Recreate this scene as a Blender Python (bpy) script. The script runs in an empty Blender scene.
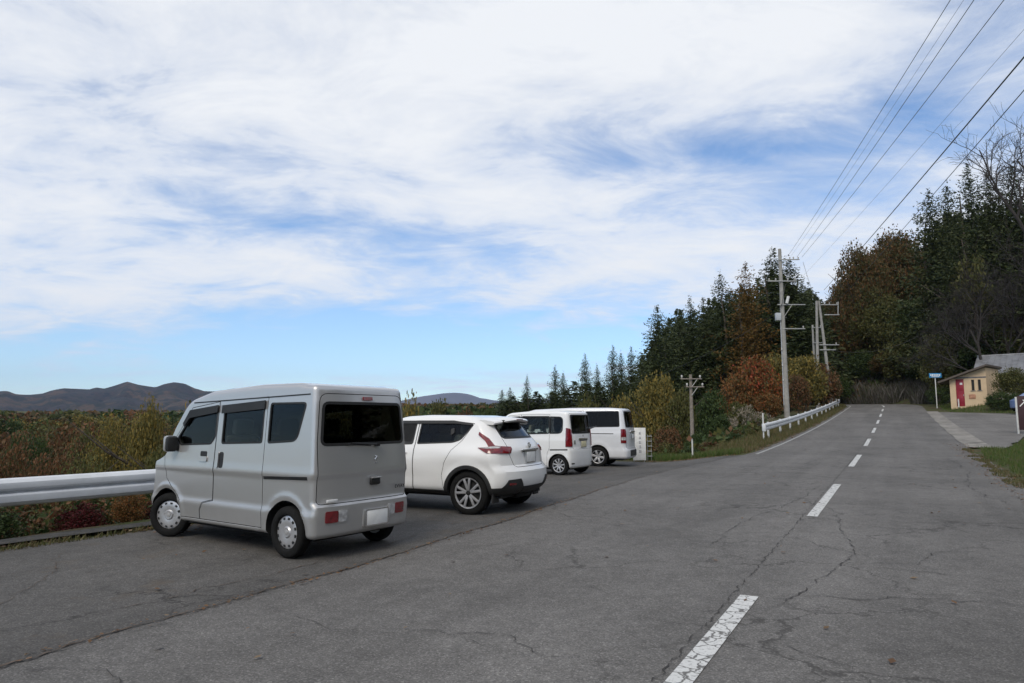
import bpy, bmesh, math, random
import numpy as np
from mathutils import Vector, Matrix, Euler

random.seed(7)
RNG = np.random.default_rng(11)
SC = bpy.context.scene
COL = SC.collection
R = math.radians

# ------------------------------------------------------------------ camera
F_PX, HORIZON, EYE = 683.0, 418.0, 1.53
PITCH = math.atan((HORIZON - 341.5) / F_PX)
cam_d = bpy.data.cameras.new('camera')
cam_d.sensor_width = 36.0
cam_d.lens = F_PX / 1024 * 36.0
cam_d.clip_start = 0.05
cam_d.clip_end = 30000
cam = bpy.data.objects.new('camera', cam_d)
COL.objects.link(cam)
cam.location = (0, 0, EYE)
cam.rotation_euler = (R(90) + PITCH, 0, 0)
SC.camera = cam


def at(px, py, depth):
    """world point seen at a pixel of the photograph, at ground distance Y = depth"""
    a, b = (px - 512) / F_PX, (341.5 - py) / F_PX
    c, s = math.cos(PITCH), math.sin(PITCH)
    d = np.array([a, c - b * s, s + b * c])
    return np.array([0, 0, EYE]) + d * (depth / d[1])


# ------------------------------------------------------------------ tagging
def tag(o, label=None, cat=None, group=None, kind=None):
    if label: o['label'] = label
    if cat: o['category'] = cat
    if group: o['group'] = group
    if kind: o['kind'] = kind
    return o


def empty(name, loc=(0, 0, 0), rz=0.0, label=None, cat=None, group=None):
    o = bpy.data.objects.new(name, None)
    COL.objects.link(o)
    o.empty_display_size = 0.2
    o.location = loc
    o.rotation_euler = (0, 0, rz)
    return tag(o, label, cat, group)


def set_mats(me, mats):
    idx = np.zeros(len(me.polygons), np.int32)
    me.polygons.foreach_get('material_index', idx)
    me.materials.clear()
    for m in mats:
        me.materials.append(m)
    me.polygons.foreach_set('material_index', np.minimum(idx, len(mats) - 1))


def link(name, me, mats=None, parent=None):
    o = bpy.data.objects.new(name, me)
    COL.objects.link(o)
    if mats is not None:
        set_mats(me, mats if isinstance(mats, (list, tuple)) else [mats])
    if parent is not None:
        o.parent = parent
    return o


def copy_tree(o, parent=None):
    c = o.copy()
    COL.objects.link(c)
    if parent is not None:
        c.parent = parent
    for ch in list(o.children):
        copy_tree(ch, c)
    return c


# ------------------------------------------------------------------ materials
def new_mat(name):
    m = bpy.data.materials.new(name)
    m.use_nodes = True
    nt = m.node_tree
    nt.nodes.clear()
    out = nt.nodes.new('ShaderNodeOutputMaterial')
    return m, nt, out


def N(nt, t, **kw):
    n = nt.nodes.new('ShaderNode' + t)
    for k, v in kw.items():
        if k.startswith('i_'):
            n.inputs[k[2:].replace('_', ' ')].default_value = v
        else:
            setattr(n, k, v)
    return n


def ramp(nt, stops, interp='LINEAR'):
    n = nt.nodes.new('ShaderNodeValToRGB')
    cr = n.color_ramp
    cr.interpolation = interp
    while len(cr.elements) > 1:
        cr.elements.remove(cr.elements[-1])
    cr.elements[0].position = stops[0][0]
    cr.elements[0].color = (*stops[0][1], 1) if len(stops[0][1]) == 3 else stops[0][1]
    for p, c in stops[1:]:
        e = cr.elements.new(p)
        e.color = (*c, 1) if len(c) == 3 else c
    return n


def g3(v): return (v, v, v)


def simple(name, col, rough=0.6, metal=0.0, coat=0.0, var=0.12, scale=6.0, bump=0.0, bscale=40.0, spec=0.5):
    """plain painted / metal / concrete surface with a little mottling"""
    m, nt, out = new_mat(name)
    p = N(nt, 'BsdfPrincipled')
    tc = N(nt, 'TexCoord')
    no = N(nt, 'TexNoise', i_Scale=scale, i_Detail=5.0, i_Roughness=0.6)
    nt.links.new(tc.outputs['Object'], no.inputs['Vector'])
    lo = tuple(max(0, c * (1 - var)) for c in col)
    hi = tuple(min(1, c * (1 + var)) for c in col)
    r = ramp(nt, [(0.3, lo), (0.7, hi)])
    nt.links.new(no.outputs['Fac'], r.inputs['Fac'])
    nt.links.new(r.outputs['Color'], p.inputs['Base Color'])
    p.inputs['Roughness'].default_value = rough
    p.inputs['Metallic'].default_value = metal
    p.inputs['Specular IOR Level'].default_value = spec
    if coat:
        p.inputs['Coat Weight'].default_value = coat
        p.inputs['Coat Roughness'].default_value = 0.06
    if bump:
        nb = N(nt, 'TexNoise', i_Scale=bscale, i_Detail=4.0)
        nt.links.new(tc.outputs['Object'], nb.inputs['Vector'])
        b = N(nt, 'Bump', i_Strength=bump, i_Distance=0.02)
        nt.links.new(nb.outputs['Fac'], b.inputs['Height'])
        nt.links.new(b.outputs['Normal'], p.inputs['Normal'])
    nt.links.new(p.outputs[0], out.inputs['Surface'])
    return m


def paint(name, col, metal=0.0, rough=0.35):
    """car paint: clear coat, faint road film low down"""
    m, nt, out = new_mat(name)
    p = N(nt, 'BsdfPrincipled', i_Metallic=metal, i_Roughness=rough)
    p.inputs['Coat Weight'].default_value = 0.7
    p.inputs['Coat Roughness'].default_value = 0.05
    tc = N(nt, 'TexCoord')
    sp = N(nt, 'SeparateXYZ')
    nt.links.new(tc.outputs['Object'], sp.inputs[0])
    no = N(nt, 'TexNoise', i_Scale=3.5, i_Detail=6.0, i_Roughness=0.65)
    nt.links.new(tc.outputs['Object'], no.inputs['Vector'])
    ma = N(nt, 'MapRange')
    ma.inputs['From Min'].default_value = 0.95
    ma.inputs['From Max'].default_value = 0.2
    nt.links.new(sp.outputs['Z'], ma.inputs['Value'])
    mu = N(nt, 'Math', operation='MULTIPLY')
    nt.links.new(ma.outputs[0], mu.inputs[0])
    nt.links.new(no.outputs['Fac'], mu.inputs[1])
    m2 = N(nt, 'Math', operation='MULTIPLY')
    nt.links.new(mu.outputs[0], m2.inputs[0])
    m2.inputs[1].default_value = 0.32
    mx = N(nt, 'Mix', data_type='RGBA')
    nt.links.new(m2.outputs[0], mx.inputs['Factor'])
    mx.inputs['A'].default_value = (*col, 1)
    mx.inputs['B'].default_value = (0.17, 0.155, 0.13, 1)
    nt.links.new(mx.outputs['Result'], p.inputs['Base Color'])
    ad = N(nt, 'Math', operation='MULTIPLY_ADD')
    nt.links.new(m2.outputs[0], ad.inputs[0])
    ad.inputs[1].default_value = 0.9
    ad.inputs[2].default_value = rough
    nt.links.new(ad.outputs[0], p.inputs['Roughness'])
    nt.links.new(p.outputs[0], out.inputs['Surface'])
    return m


def glass(name, tint):
    m, nt, out = new_mat(name)
    tr = N(nt, 'BsdfTransparent')
    tr.inputs['Color'].default_value = (*tint, 1)
    gl = N(nt, 'BsdfGlossy', i_Roughness=0.015)
    gl.inputs['Color'].default_value = (0.9, 0.95, 1, 1)
    fr = N(nt, 'Fresnel', i_IOR=1.33)
    mx = N(nt, 'MixShader')
    ge = N(nt, 'NewGeometry')         # the inner faces of a pane add no second mirror and no second tint
    iv = N(nt, 'Math', operation='SUBTRACT')
    iv.inputs[0].default_value = 1.0
    nt.links.new(ge.outputs['Backfacing'], iv.inputs[1])
    fm = N(nt, 'Math', operation='MULTIPLY')
    nt.links.new(fr.outputs[0], fm.inputs[0])
    nt.links.new(iv.outputs[0], fm.inputs[1])
    tm = N(nt, 'Mix', data_type='RGBA')
    nt.links.new(ge.outputs['Backfacing'], tm.inputs['Factor'])
    tm.inputs['A'].default_value = (*tint, 1)
    tm.inputs['B'].default_value = (1, 1, 1, 1)
    nt.links.new(tm.outputs['Result'], tr.inputs['Color'])
    nt.links.new(fm.outputs[0], mx.inputs[0])
    nt.links.new(tr.outputs[0], mx.inputs[1])
    nt.links.new(gl.outputs[0], mx.inputs[2])
    nt.links.new(mx.outputs[0], out.inputs['Surface'])
    return m


def lens(name, col):
    m, nt, out = new_mat(name)
    p = N(nt, 'BsdfPrincipled', i_Roughness=0.12)
    tc = N(nt, 'TexCoord')
    wv = N(nt, 'TexNoise', i_Scale=22.0, i_Detail=2.0)
    nt.links.new(tc.outputs['Object'], wv.inputs['Vector'])
    r = ramp(nt, [(0.35, tuple(c * 0.55 for c in col)), (0.65, col)])
    nt.links.new(wv.outputs['Fac'], r.inputs['Fac'])
    nt.links.new(r.outputs['Color'], p.inputs['Base Color'])
    p.inputs['Coat Weight'].default_value = 0.8
    nt.links.new(p.outputs[0], out.inputs['Surface'])
    return m


def leaf_mat(name, cols, trans=0.25, rough=0.6):
    """leaves: every leaf clump takes its own colour from the ramp"""
    m, nt, out = new_mat(name)
    ge = N(nt, 'NewGeometry')
    r = ramp(nt, [(i / max(1, len(cols) - 1), c) for i, c in enumerate(cols)])
    nt.links.new(ge.outputs['Random Per Island'], r.inputs['Fac'])
    p = N(nt, 'BsdfPrincipled', i_Roughness=rough)
    p.inputs['Specular IOR Level'].default_value = 0.2
    tr = N(nt, 'BsdfTranslucent')
    nt.links.new(r.outputs['Color'], p.inputs['Base Color'])
    nt.links.new(r.outputs['Color'], tr.inputs['Color'])
    mx = N(nt, 'MixShader')
    mx.inputs[0].default_value = trans
    nt.links.new(p.outputs[0], mx.inputs[1])
    nt.links.new(tr.outputs[0], mx.inputs[2])
    nt.links.new(mx.outputs[0], out.inputs['Surface'])
    return m


TH0 = R(29.3)


def asphalt(name, base, warm=0.0, cracks=True, leafy=0.0):
    m, nt, out = new_mat(name)
    p = N(nt, 'BsdfPrincipled', i_Roughness=0.85)
    p.inputs['Specular IOR Level'].default_value = 0.25
    tc = N(nt, 'TexCoord')
    P = tc.outputs['Object']
    big = N(nt, 'TexNoise', i_Scale=0.35, i_Detail=5.0, i_Roughness=0.6)
    mid = N(nt, 'TexNoise', i_Scale=5.0, i_Detail=6.0, i_Roughness=0.7)
    fine = N(nt, 'TexVoronoi', i_Scale=105.0)
    fine2 = N(nt, 'TexNoise', i_Scale=170.0, i_Detail=2.0)
    for n in (big, mid, fine, fine2):
        nt.links.new(P, n.inputs['Vector'])
    rb = ramp(nt, [(0.3, g3(base * 0.78)), (0.7, g3(base * 1.18))])
    nt.links.new(big.outputs['Fac'], rb.inputs['Fac'])
    rm = ramp(nt, [(0.3, g3(0.82)), (0.7, g3(1.16))])
    nt.links.new(mid.outputs['Fac'], rm.inputs['Fac'])
    sepc = N(nt, 'SeparateColor')
    nt.links.new(fine.outputs['Color'], sepc.inputs[0])
    rf = ramp(nt, [(0.0, g3(0.62)), (0.55, g3(0.94)), (0.85, g3(1.08)), (1.0, g3(1.65))])
    nt.links.new(sepc.outputs[0], rf.inputs['Fac'])

    def mul(a, b):
        x = N(nt, 'Mix', data_type='RGBA', blend_type='MULTIPLY')
        x.inputs['Factor'].default_value = 1.0
        nt.links.new(a, x.inputs['A'])
        nt.links.new(b, x.inputs['B'])
        return x.outputs['Result']
    # wheel tracks and laying passes run along the road
    mp0 = N(nt, 'Mapping')
    mp0.inputs['Rotation'].default_value = (0, 0, TH0)
    nt.links.new(P, mp0.inputs[0])
    mp1 = N(nt, 'Mapping')
    mp1.inputs['Scale'].default_value = (1.0, 0.05, 1.0)
    nt.links.new(mp0.outputs[0], mp1.inputs[0])
    trk = N(nt, 'TexNoise', i_Scale=1.1, i_Detail=4.0, i_Roughness=0.55)
    nt.links.new(mp1.outputs[0], trk.inputs['Vector'])
    rt = ramp(nt, [(0.32, g3(0.84)), (0.5, g3(1.0)), (0.68, g3(1.13))])
    nt.links.new(trk.outputs['Fac'], rt.inputs['Fac'])
    c = mul(mul(mul(rb.outputs['Color'], rm.outputs['Color']), rf.outputs['Color']), rt.outputs['Color'])
    tint = N(nt, 'Mix', data_type='RGBA', blend_type='MULTIPLY')
    tint.inputs['Factor'].default_value = 1.0
    nt.links.new(c, tint.inputs['A'])
    tint.inputs['B'].default_value = (1 + 0.05 * warm, 1.0 - 0.005 * warm, 1 - 0.07 * warm, 1)
    c = tint.outputs['Result']
    if leafy:      # brown leaf crumbs and dust gathered in patches
        ln = N(nt, 'TexNoise', i_Scale=1.3, i_Detail=8.0, i_Roughness=0.75)
        nt.links.new(P, ln.inputs['Vector'])
        lr = ramp(nt, [(0.56, g3(0)), (0.72, g3(leafy))])
        nt.links.new(ln.outputs['Fac'], lr.inputs['Fac'])
        x = N(nt, 'Mix', data_type='RGBA')
        nt.links.new(lr.outputs['Color'], x.inputs['Factor'])
        nt.links.new(c, x.inputs['A'])
        x.inputs['B'].default_value = (0.11, 0.085, 0.06, 1)
        c = x.outputs['Result']
    if cracks:
        dn = N(nt, 'TexNoise', i_Scale=2.2, i_Detail=5.0, i_Roughness=0.7)
        nt.links.new(P, dn.inputs['Vector'])
        vm = N(nt, 'VectorMath', operation='MULTIPLY_ADD')
        nt.links.new(dn.outputs['Color'], vm.inputs[0])
        vm.inputs[1].default_value = (0.8, 0.8, 0)
        nt.links.new(P, vm.inputs[2])
        vo = N(nt, 'TexVoronoi', feature='DISTANCE_TO_EDGE', i_Scale=0.9)
        nt.links.new(vm.outputs[0], vo.inputs['Vector'])
        cr = ramp(nt, [(0.0, g3(1)), (0.008, g3(0.8)), (0.02, g3(0))])
        nt.links.new(vo.outputs['Distance'], cr.inputs['Fac'])
        mk = N(nt, 'TexNoise', i_Scale=0.28, i_Detail=3.0)
        mp = N(nt, 'Mapping')
        mp.inputs['Location'].default_value = (3.1, 7.7, 0)
        nt.links.new(P, mp.inputs[0])
        nt.links.new(mp.outputs[0], mk.inputs['Vector'])
        mr = ramp(nt, [(0.50, g3(0)), (0.58, g3(0.75))])
        nt.links.new(mk.outputs['Fac'], mr.inputs['Fac'])
        mm = N(nt, 'Math', operation='MULTIPLY')
        nt.links.new(cr.outputs['Color'], mm.inputs[0])
        nt.links.new(mr.outputs['Color'], mm.inputs[1])
        x = N(nt, 'Mix', data_type='RGBA')
        nt.links.new(mm.outputs[0], x.inputs['Factor'])
        nt.links.new(c, x.inputs['A'])
        x.inputs['B'].default_value = (base * 0.3, base * 0.28, base * 0.26, 1)
        c = x.outputs['Result']
    if cracks:
        v2 = N(nt, 'TexVoronoi', feature='DISTANCE_TO_EDGE', i_Scale=2.6)
        nt.links.new(vm.outputs[0], v2.inputs['Vector'])
        c2 = ramp(nt, [(0.0, g3(1)), (0.012, g3(0.8)), (0.035, g3(0))])
        nt.links.new(v2.outputs['Distance'], c2.inputs['Fac'])
        k2 = N(nt, 'TexNoise', i_Scale=0.55, i_Detail=4.0, i_Roughness=0.65)
        nt.links.new(mp.outputs[0], k2.inputs['Vector'])
        r2 = ramp(nt, [(0.57, g3(0)), (0.66, g3(0.7))])
        nt.links.new(k2.outputs['Fac'], r2.inputs['Fac'])
        m2 = N(nt, 'Math', operation='MULTIPLY')
        nt.links.new(c2.outputs['Color'], m2.inputs[0])
        nt.links.new(r2.outputs['Color'], m2.inputs[1])
        x = N(nt, 'Mix', data_type='RGBA')
        nt.links.new(m2.outputs[0], x.inputs['Factor'])
        nt.links.new(c, x.inputs['A'])
        x.inputs['B'].default_value = (base * 0.32, base * 0.3, base * 0.28, 1)
        c = x.outputs['Result']
    nt.links.new(c, p.inputs['Base Color'])
    b = N(nt, 'Bump', i_Strength=0.55, i_Distance=0.008)
    nt.links.new(sepc.outputs[0], b.inputs['Height'])
    nt.links.new(b.outputs['Normal'], p.inputs['Normal'])
    nt.links.new(p.outputs[0], out.inputs['Surface'])
    return m


def road_paint(name, white=(0.60, 0.60, 0.58), wear=0.46):
    m, nt, out = new_mat(name)
    p = N(nt, 'BsdfPrincipled', i_Roughness=0.75)
    tc = N(nt, 'TexCoord')
    P = tc.outputs['Object']
    n1 = N(nt, 'TexNoise', i_Scale=30.0, i_Detail=6.0, i_Roughness=0.75)
    dn = N(nt, 'TexNoise', i_Scale=7.0, i_Detail=4.0)
    nt.links.new(P, n1.inputs['Vector'])
    nt.links.new(P, dn.inputs['Vector'])
    vm = N(nt, 'VectorMath', operation='MULTIPLY_ADD')
    nt.links.new(dn.outputs['Color'], vm.inputs[0])
    vm.inputs[1].default_value = (0.2, 0.2, 0)
    nt.links.new(P, vm.inputs[2])
    vo = N(nt, 'TexVoronoi', feature='DISTANCE_TO_EDGE', i_Scale=7.0)
    nt.links.new(vm.outputs[0], vo.inputs['Vector'])
    cr = ramp(nt, [(0.0, g3(1)), (0.025, g3(0.9)), (0.055, g3(0))])
    nt.links.new(vo.outputs['Distance'], cr.inputs['Fac'])
    wr = ramp(nt, [(wear - 0.14, g3(1)), (wear, g3(0))])
    nt.links.new(n1.outputs['Fac'], wr.inputs['Fac'])
    mxx = N(nt, 'Math', operation='MAXIMUM')
    nt.links.new(cr.outputs['Color'], mxx.inputs[0])
    nt.links.new(wr.outputs['Color'], mxx.inputs[1])
    x = N(nt, 'Mix', data_type='RGBA')
    nt.links.new(mxx.outputs[0], x.inputs['Factor'])
    x.inputs['A'].default_value = (*white, 1)
    x.inputs['B'].default_value = (0.12, 0.115, 0.108, 1)
    nt.links.new(x.outputs['Result'], p.inputs['Base Color'])
    nt.links.new(p.outputs[0], out.inputs['Surface'])
    return m


def soil(name, cols, scale=0.6, lo=0.3, hi=0.7):
    m, nt, out = new_mat(name)
    p = N(nt, 'BsdfPrincipled', i_Roughness=0.95)
    p.inputs['Specular IOR Level'].default_value = 0.1
    tc = N(nt, 'TexCoord')
    n1 = N(nt, 'TexNoise', i_Scale=scale, i_Detail=12.0, i_Roughness=0.72)
    nt.links.new(tc.outputs['Object'], n1.inputs['Vector'])
    r = ramp(nt, [(lo + (hi - lo) * i / max(1, len(cols) - 1), c) for i, c in enumerate(cols)])
    nt.links.new(n1.outputs['Fac'], r.inputs['Fac'])
    nt.links.new(r.outputs['Color'], p.inputs['Base Color'])
    n2 = N(nt, 'TexNoise', i_Scale=scale * 12, i_Detail=8.0, i_Roughness=0.7)
    nt.links.new(tc.outputs['Object'], n2.inputs['Vector'])
    b = N(nt, 'Bump', i_Strength=0.8, i_Distance=0.1)
    nt.links.new(n2.outputs['Fac'], b.inputs['Height'])
    nt.links.new(b.outputs['Normal'], p.inputs['Normal'])
    nt.links.new(p.outputs[0], out.inputs['Surface'])
    return m


M = {}
M['silver'] = paint('silver_paint', (0.49, 0.488, 0.485), metal=0.55, rough=0.29)
M['white'] = paint('white_paint', (0.80, 0.80, 0.79))
M['white2'] = paint('pearl_paint', (0.72, 0.73, 0.75), metal=0.1)
M['blue'] = paint('blue_paint', (0.10, 0.16, 0.33))
M['dark'] = simple('dark_plastic', g3(0.012), rough=0.55, var=0.3)
M['trim'] = simple('grained_trim', g3(0.022), rough=0.6, var=0.2, bump=0.2, bscale=300)
M['under'] = simple('underbody', g3(0.008), rough=0.9)
M['tyre'] = simple('tyre_rubber', g3(0.011), rough=0.9, var=0.3, scale=20, spec=0.2)
M['alloy'] = simple('wheel_silver', (0.50, 0.50, 0.51), rough=0.35, metal=0.6)
M['alloy_d'] = simple('wheel_dark', g3(0.015), rough=0.5)
M['chrome'] = simple('chrome', g3(0.7), rough=0.15, metal=1.0, var=0.05)
M['glass_d'] = glass('privacy_glass', g3(0.10))
M['glass_m'] = glass('tinted_glass', (0.48, 0.52, 0.48))
M['glass_l'] = glass('clear_glass', (0.74, 0.80, 0.76))
M['red'] = lens('red_lens', (0.20, 0.008, 0.014))
M['clear'] = lens('clear_lens', (0.55, 0.55, 0.55))
M['plate'] = simple('plate_white', (0.80, 0.80, 0.78), rough=0.5)
M['plate_y'] = simple('plate_yellow', (0.66, 0.60, 0.38), rough=0.5)
M['ink'] = simple('plate_ink', (0.12, 0.14, 0.12), rough=0.6)
M['seatc'] = simple('seat_cloth', (0.20, 0.20, 0.205), rough=0.9)
M['seatl'] = simple('seat_beige', (0.42, 0.39, 0.33), rough=0.9)
M['galv'] = simple('rail_white', (0.66, 0.68, 0.70), rough=0.42, var=0.10, scale=2.5, metal=0.0)
M['post'] = simple('post_white', (0.62, 0.62, 0.60), rough=0.6)
M['concrete'] = simple('pole_concrete', (0.30, 0.29, 0.27), rough=0.9, var=0.2, scale=3, bump=0.3)
M['wood'] = simple('pole_wood', (0.22, 0.19, 0.16), rough=0.9, var=0.3, scale=8)
M['steel'] = simple('arm_steel', (0.36, 0.36, 0.35), rough=0.55, metal=0.3)
M['porcelain'] = simple('insulator', (0.45, 0.44, 0.42), rough=0.3)
M['box'] = simple('cable_box', (0.42, 0.44, 0.46), rough=0.5)
M['wire'] = simple('wire_black', g3(0.05), rough=0.6)
M['wire_l'] = simple('wire_grey', g3(0.16), rough=0.6)
M['bark'] = simple('bark', (0.085, 0.068, 0.052), rough=0.95, var=0.4, scale=8, bump=0.6, bscale=30)
M['bark_g'] = simple('bark_grey', (0.042, 0.036, 0.033), rough=0.95, var=0.3, scale=6)
M['kerb'] = simple('old_concrete', (0.044, 0.041, 0.036), rough=0.95, var=0.6, scale=5, bump=0.8, bscale=40)
M['road'] = asphalt('road_asphalt', 0.146, warm=0.9)
M['lot'] = asphalt('lot_asphalt', 0.100, warm=1.0, leafy=0.7)
M['yard'] = asphalt('yard_asphalt', 0.165, warm=1.0, cracks=False)
M['mark'] = road_paint('worn_road_paint')
M['mark_old'] = road_paint('old_road_paint', (0.36, 0.36, 0.345), 0.50)
M['crack'] = simple('crack_dark', (0.045, 0.041, 0.038), rough=0.95, var=0.4, scale=10)
M['crack_b'] = simple('crack_leafy', (0.085, 0.062, 0.046), rough=0.95, var=0.6, scale=9)
M['soil'] = soil('soil', [(0.045, 0.04, 0.025), (0.09, 0.075, 0.045), (0.07, 0.085, 0.035), (0.12, 0.10, 0.06)])
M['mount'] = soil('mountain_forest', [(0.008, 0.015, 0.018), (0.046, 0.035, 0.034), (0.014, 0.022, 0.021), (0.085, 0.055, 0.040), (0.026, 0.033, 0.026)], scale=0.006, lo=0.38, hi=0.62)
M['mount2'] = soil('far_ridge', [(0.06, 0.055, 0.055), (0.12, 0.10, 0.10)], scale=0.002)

# leaves
M['l_con'] = leaf_mat('cedar_needles', [(0.020, 0.031, 0.012), (0.044, 0.060, 0.022), (0.068, 0.080, 0.028), (0.034, 0.047, 0.018)], trans=0.1)
M['l_con2'] = leaf_mat('cedar_needles_olive', [(0.018, 0.031, 0.013), (0.052, 0.065, 0.023), (0.072, 0.078, 0.029)], trans=0.1)
M['l_larch'] = leaf_mat('larch_needles', [(0.072, 0.048, 0.017), (0.156, 0.090, 0.024), (0.192, 0.102, 0.026), (0.060, 0.060, 0.022)], trans=0.2)
M['l_brown'] = leaf_mat('oak_brown', [(0.061, 0.057, 0.022), (0.108, 0.070, 0.027), (0.162, 0.078, 0.030), (0.074, 0.074, 0.027), (0.041, 0.049, 0.019)])
M['l_red'] = leaf_mat('maple_red', [(0.34, 0.055, 0.028), (0.28, 0.10, 0.035), (0.10, 0.09, 0.03), (0.24, 0.13, 0.04), (0.30, 0.065, 0.03), (0.12, 0.07, 0.025), (0.07, 0.07, 0.025)])
M['l_crim'] = leaf_mat('crimson', [(0.07, 0.010, 0.014), (0.12, 0.014, 0.020), (0.05, 0.014, 0.012), (0.06, 0.03, 0.016)])
M['l_orange'] = leaf_mat('orange_leaf', [(0.27, 0.105, 0.034), (0.20, 0.085, 0.03), (0.14, 0.095, 0.034), (0.07, 0.06, 0.022)])
M['l_yel'] = leaf_mat('yellow_leaf', [(0.275, 0.194, 0.044), (0.200, 0.156, 0.043), (0.138, 0.125, 0.040), (0.075, 0.077, 0.027)])
M['l_olive'] = leaf_mat('olive_leaf', [(0.049, 0.059, 0.021), (0.091, 0.098, 0.031), (0.133, 0.126, 0.039), (0.070, 0.063, 0.028)])
M['l_green'] = leaf_mat('green_leaf', [(0.024, 0.041, 0.014), (0.049, 0.076, 0.024), (0.074, 0.101, 0.032)])
M['l_rust'] = leaf_mat('rust_leaf', [(0.131, 0.065, 0.033), (0.188, 0.088, 0.040), (0.100, 0.069, 0.033), (0.069, 0.065, 0.027)])
M['l_dry'] = leaf_mat('dry_stalk', [(0.15, 0.135, 0.12), (0.10, 0.09, 0.08), (0.20, 0.185, 0.165), (0.05, 0.06, 0.03), (0.07, 0.06, 0.05)])
M['l_plume'] = leaf_mat('plume', [(0.34, 0.29, 0.23), (0.24, 0.20, 0.15), (0.12, 0.11, 0.06)])
M['l_grass'] = leaf_mat('grass_blade', [(0.045, 0.090, 0.018), (0.075, 0.125, 0.028), (0.11, 0.135, 0.040), (0.13, 0.12, 0.06)])
M['l_litter'] = leaf_mat('fallen_leaf', [(0.16, 0.085, 0.04), (0.22, 0.13, 0.07), (0.10, 0.055, 0.03), (0.25, 0.18, 0.11)])


# ------------------------------------------------------------------ mesh helpers
def np_mesh(name, V, Fq, midx=None, smooth=False):
    """mesh from arrays of vertices and quads"""
    V = np.asarray(V, np.float32)
    Fq = np.asarray(Fq, np.int32)
    me = bpy.data.meshes.new(name)
    n, k = Fq.shape
    me.vertices.add(len(V))
    me.vertices.foreach_set('co', V.ravel())
    me.loops.add(n * k)
    me.loops.foreach_set('vertex_index', Fq.ravel())
    me.polygons.add(n)
    me.polygons.foreach_set('loop_start', np.arange(0, n * k, k, dtype=np.int32))
    me.polygons.foreach_set('loop_total', np.full(n, k, np.int32))
    if midx is not None:
        me.polygons.foreach_set('material_index', np.asarray(midx, np.int32))
    me.polygons.foreach_set('use_smooth', np.full(n, smooth, bool))
    me.update(calc_edges=True)
    me.validate()
    return me


class MB:
    """collects shapes into ONE mesh"""
    def __init__(self):
        self.bm = bmesh.new()

    def poly(self, pts):
        vs = [self.bm.verts.new(p) for p in pts]
        return self.bm.faces.new(vs)

    def box(self, c, s, rot=None, bev=0.0):
        m = Matrix.Translation(c) @ (rot.to_4x4() if rot is not None else Matrix()) @ Matrix.Diagonal((*s, 1))
        r = bmesh.ops.create_cube(self.bm, size=1.0, matrix=m)
        if bev:
            es = list({e for v in r['verts'] for e in v.link_edges})
            bmesh.ops.bevel(self.bm, geom=es, offset=bev, segments=2, affect='EDGES', profile=0.5)
        return self

    def tube(self, pts, rad, n=8, cap=True):
        pts = [Vector(p) for p in pts]
        rad = rad if isinstance(rad, (list, tuple)) else [rad] * len(pts)
        rings = []
        up0 = None
        for i, p in enumerate(pts):
            d = (pts[min(i + 1, len(pts) - 1)] - pts[max(i - 1, 0)]).normalized()
            if up0 is None:
                up0 = Vector((0, 0, 1)) if abs(d.z) < 0.9 else Vector((1, 0, 0))
            a = d.cross(up0).normalized()
            b = a.cross(d).normalized()
            up0 = b
            rings.append([self.bm.verts.new(p + (a * math.cos(t) + b * math.sin(t)) * rad[i])
                          for t in [2 * math.pi * k / n for k in range(n)]])
        for r0, r1 in zip(rings, rings[1:]):
            for k in range(n):
                self.bm.faces.new((r0[k], r0[(k + 1) % n], r1[(k + 1) % n], r1[k]))
        if cap:
            self.bm.faces.new(rings[0][::-1])
            self.bm.faces.new(rings[-1])
        return self

    def lathe(self, prof, n=24, axis='z', c=(0, 0, 0)):
        """prof: (radius, height) pairs"""
        rings = []
        for r, h in prof:
            ring = []
            for k in range(n):
                t = 2 * math.pi * k / n
                p = (r * math.cos(t), r * math.sin(t), h) if axis == 'z' else (r * math.cos(t), h, r * math.sin(t))
                ring.append(self.bm.verts.new(Vector(p) + Vector(c)))
            rings.append(ring)
        for r0, r1 in zip(rings, rings[1:]):
            for k in range(n):
                self.bm.faces.new((r0[k], r0[(k + 1) % n], r1[(k + 1) % n], r1[k]))
        return self

    def prism(self, poly, axis, a, b):
        def P(u, v, w):
            return {'y': (u, w, v), 'x': (w, u, v), 'z': (u, v, w)}[axis]
        A = [self.bm.verts.new(P(u, v, a)) for u, v in poly]
        B = [self.bm.verts.new(P(u, v, b)) for u, v in poly]
        self.bm.faces.new(A[::-1])
        self.bm.faces.new(B)
        n = len(poly)
        for i in range(n):
            self.bm.faces.new((A[i], A[(i + 1) % n], B[(i + 1) % n], B[i]))
        return self

    def mesh(self, name, smooth=None):
        bmesh.ops.recalc_face_normals(self.bm, faces=self.bm.faces[:])
        me = bpy.data.meshes.new(name)
        self.bm.to_mesh(me)
        self.bm.free()
        if smooth is not None:
            me.polygons.foreach_set('use_smooth', np.full(len(me.polygons), True, bool))
            me.set_sharp_from_angle(angle=R(smooth))
        return me

    def build(self, name, mat, parent=None, smooth=35):
        return link(name, self.mesh(name, smooth), mat, parent)


def fillet(poly, r, n=4):
    """round the corners of a 2D polygon"""
    out = []
    L = len(poly)
    for i in range(L):
        p0, p1, p2 = (np.array(poly[(i + k) % L], float) for k in (-1, 0, 1))
        rr = r[i] if isinstance(r, (list, tuple)) else r
        a, b = p0 - p1, p2 - p1
        la, lb = np.linalg.norm(a), np.linalg.norm(b)
        rr = min(rr, la * 0.48, lb * 0.48)
        if rr < 1e-4:
            out.append(tuple(p1)); continue
        s, e = p1 + a / la * rr, p1 + b / lb * rr
        for k in range(n + 1):
            t = k / n
            q = (1 - t) ** 2 * s + 2 * t * (1 - t) * p1 + t * t * e
            out.append(tuple(q))
    return out


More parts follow.
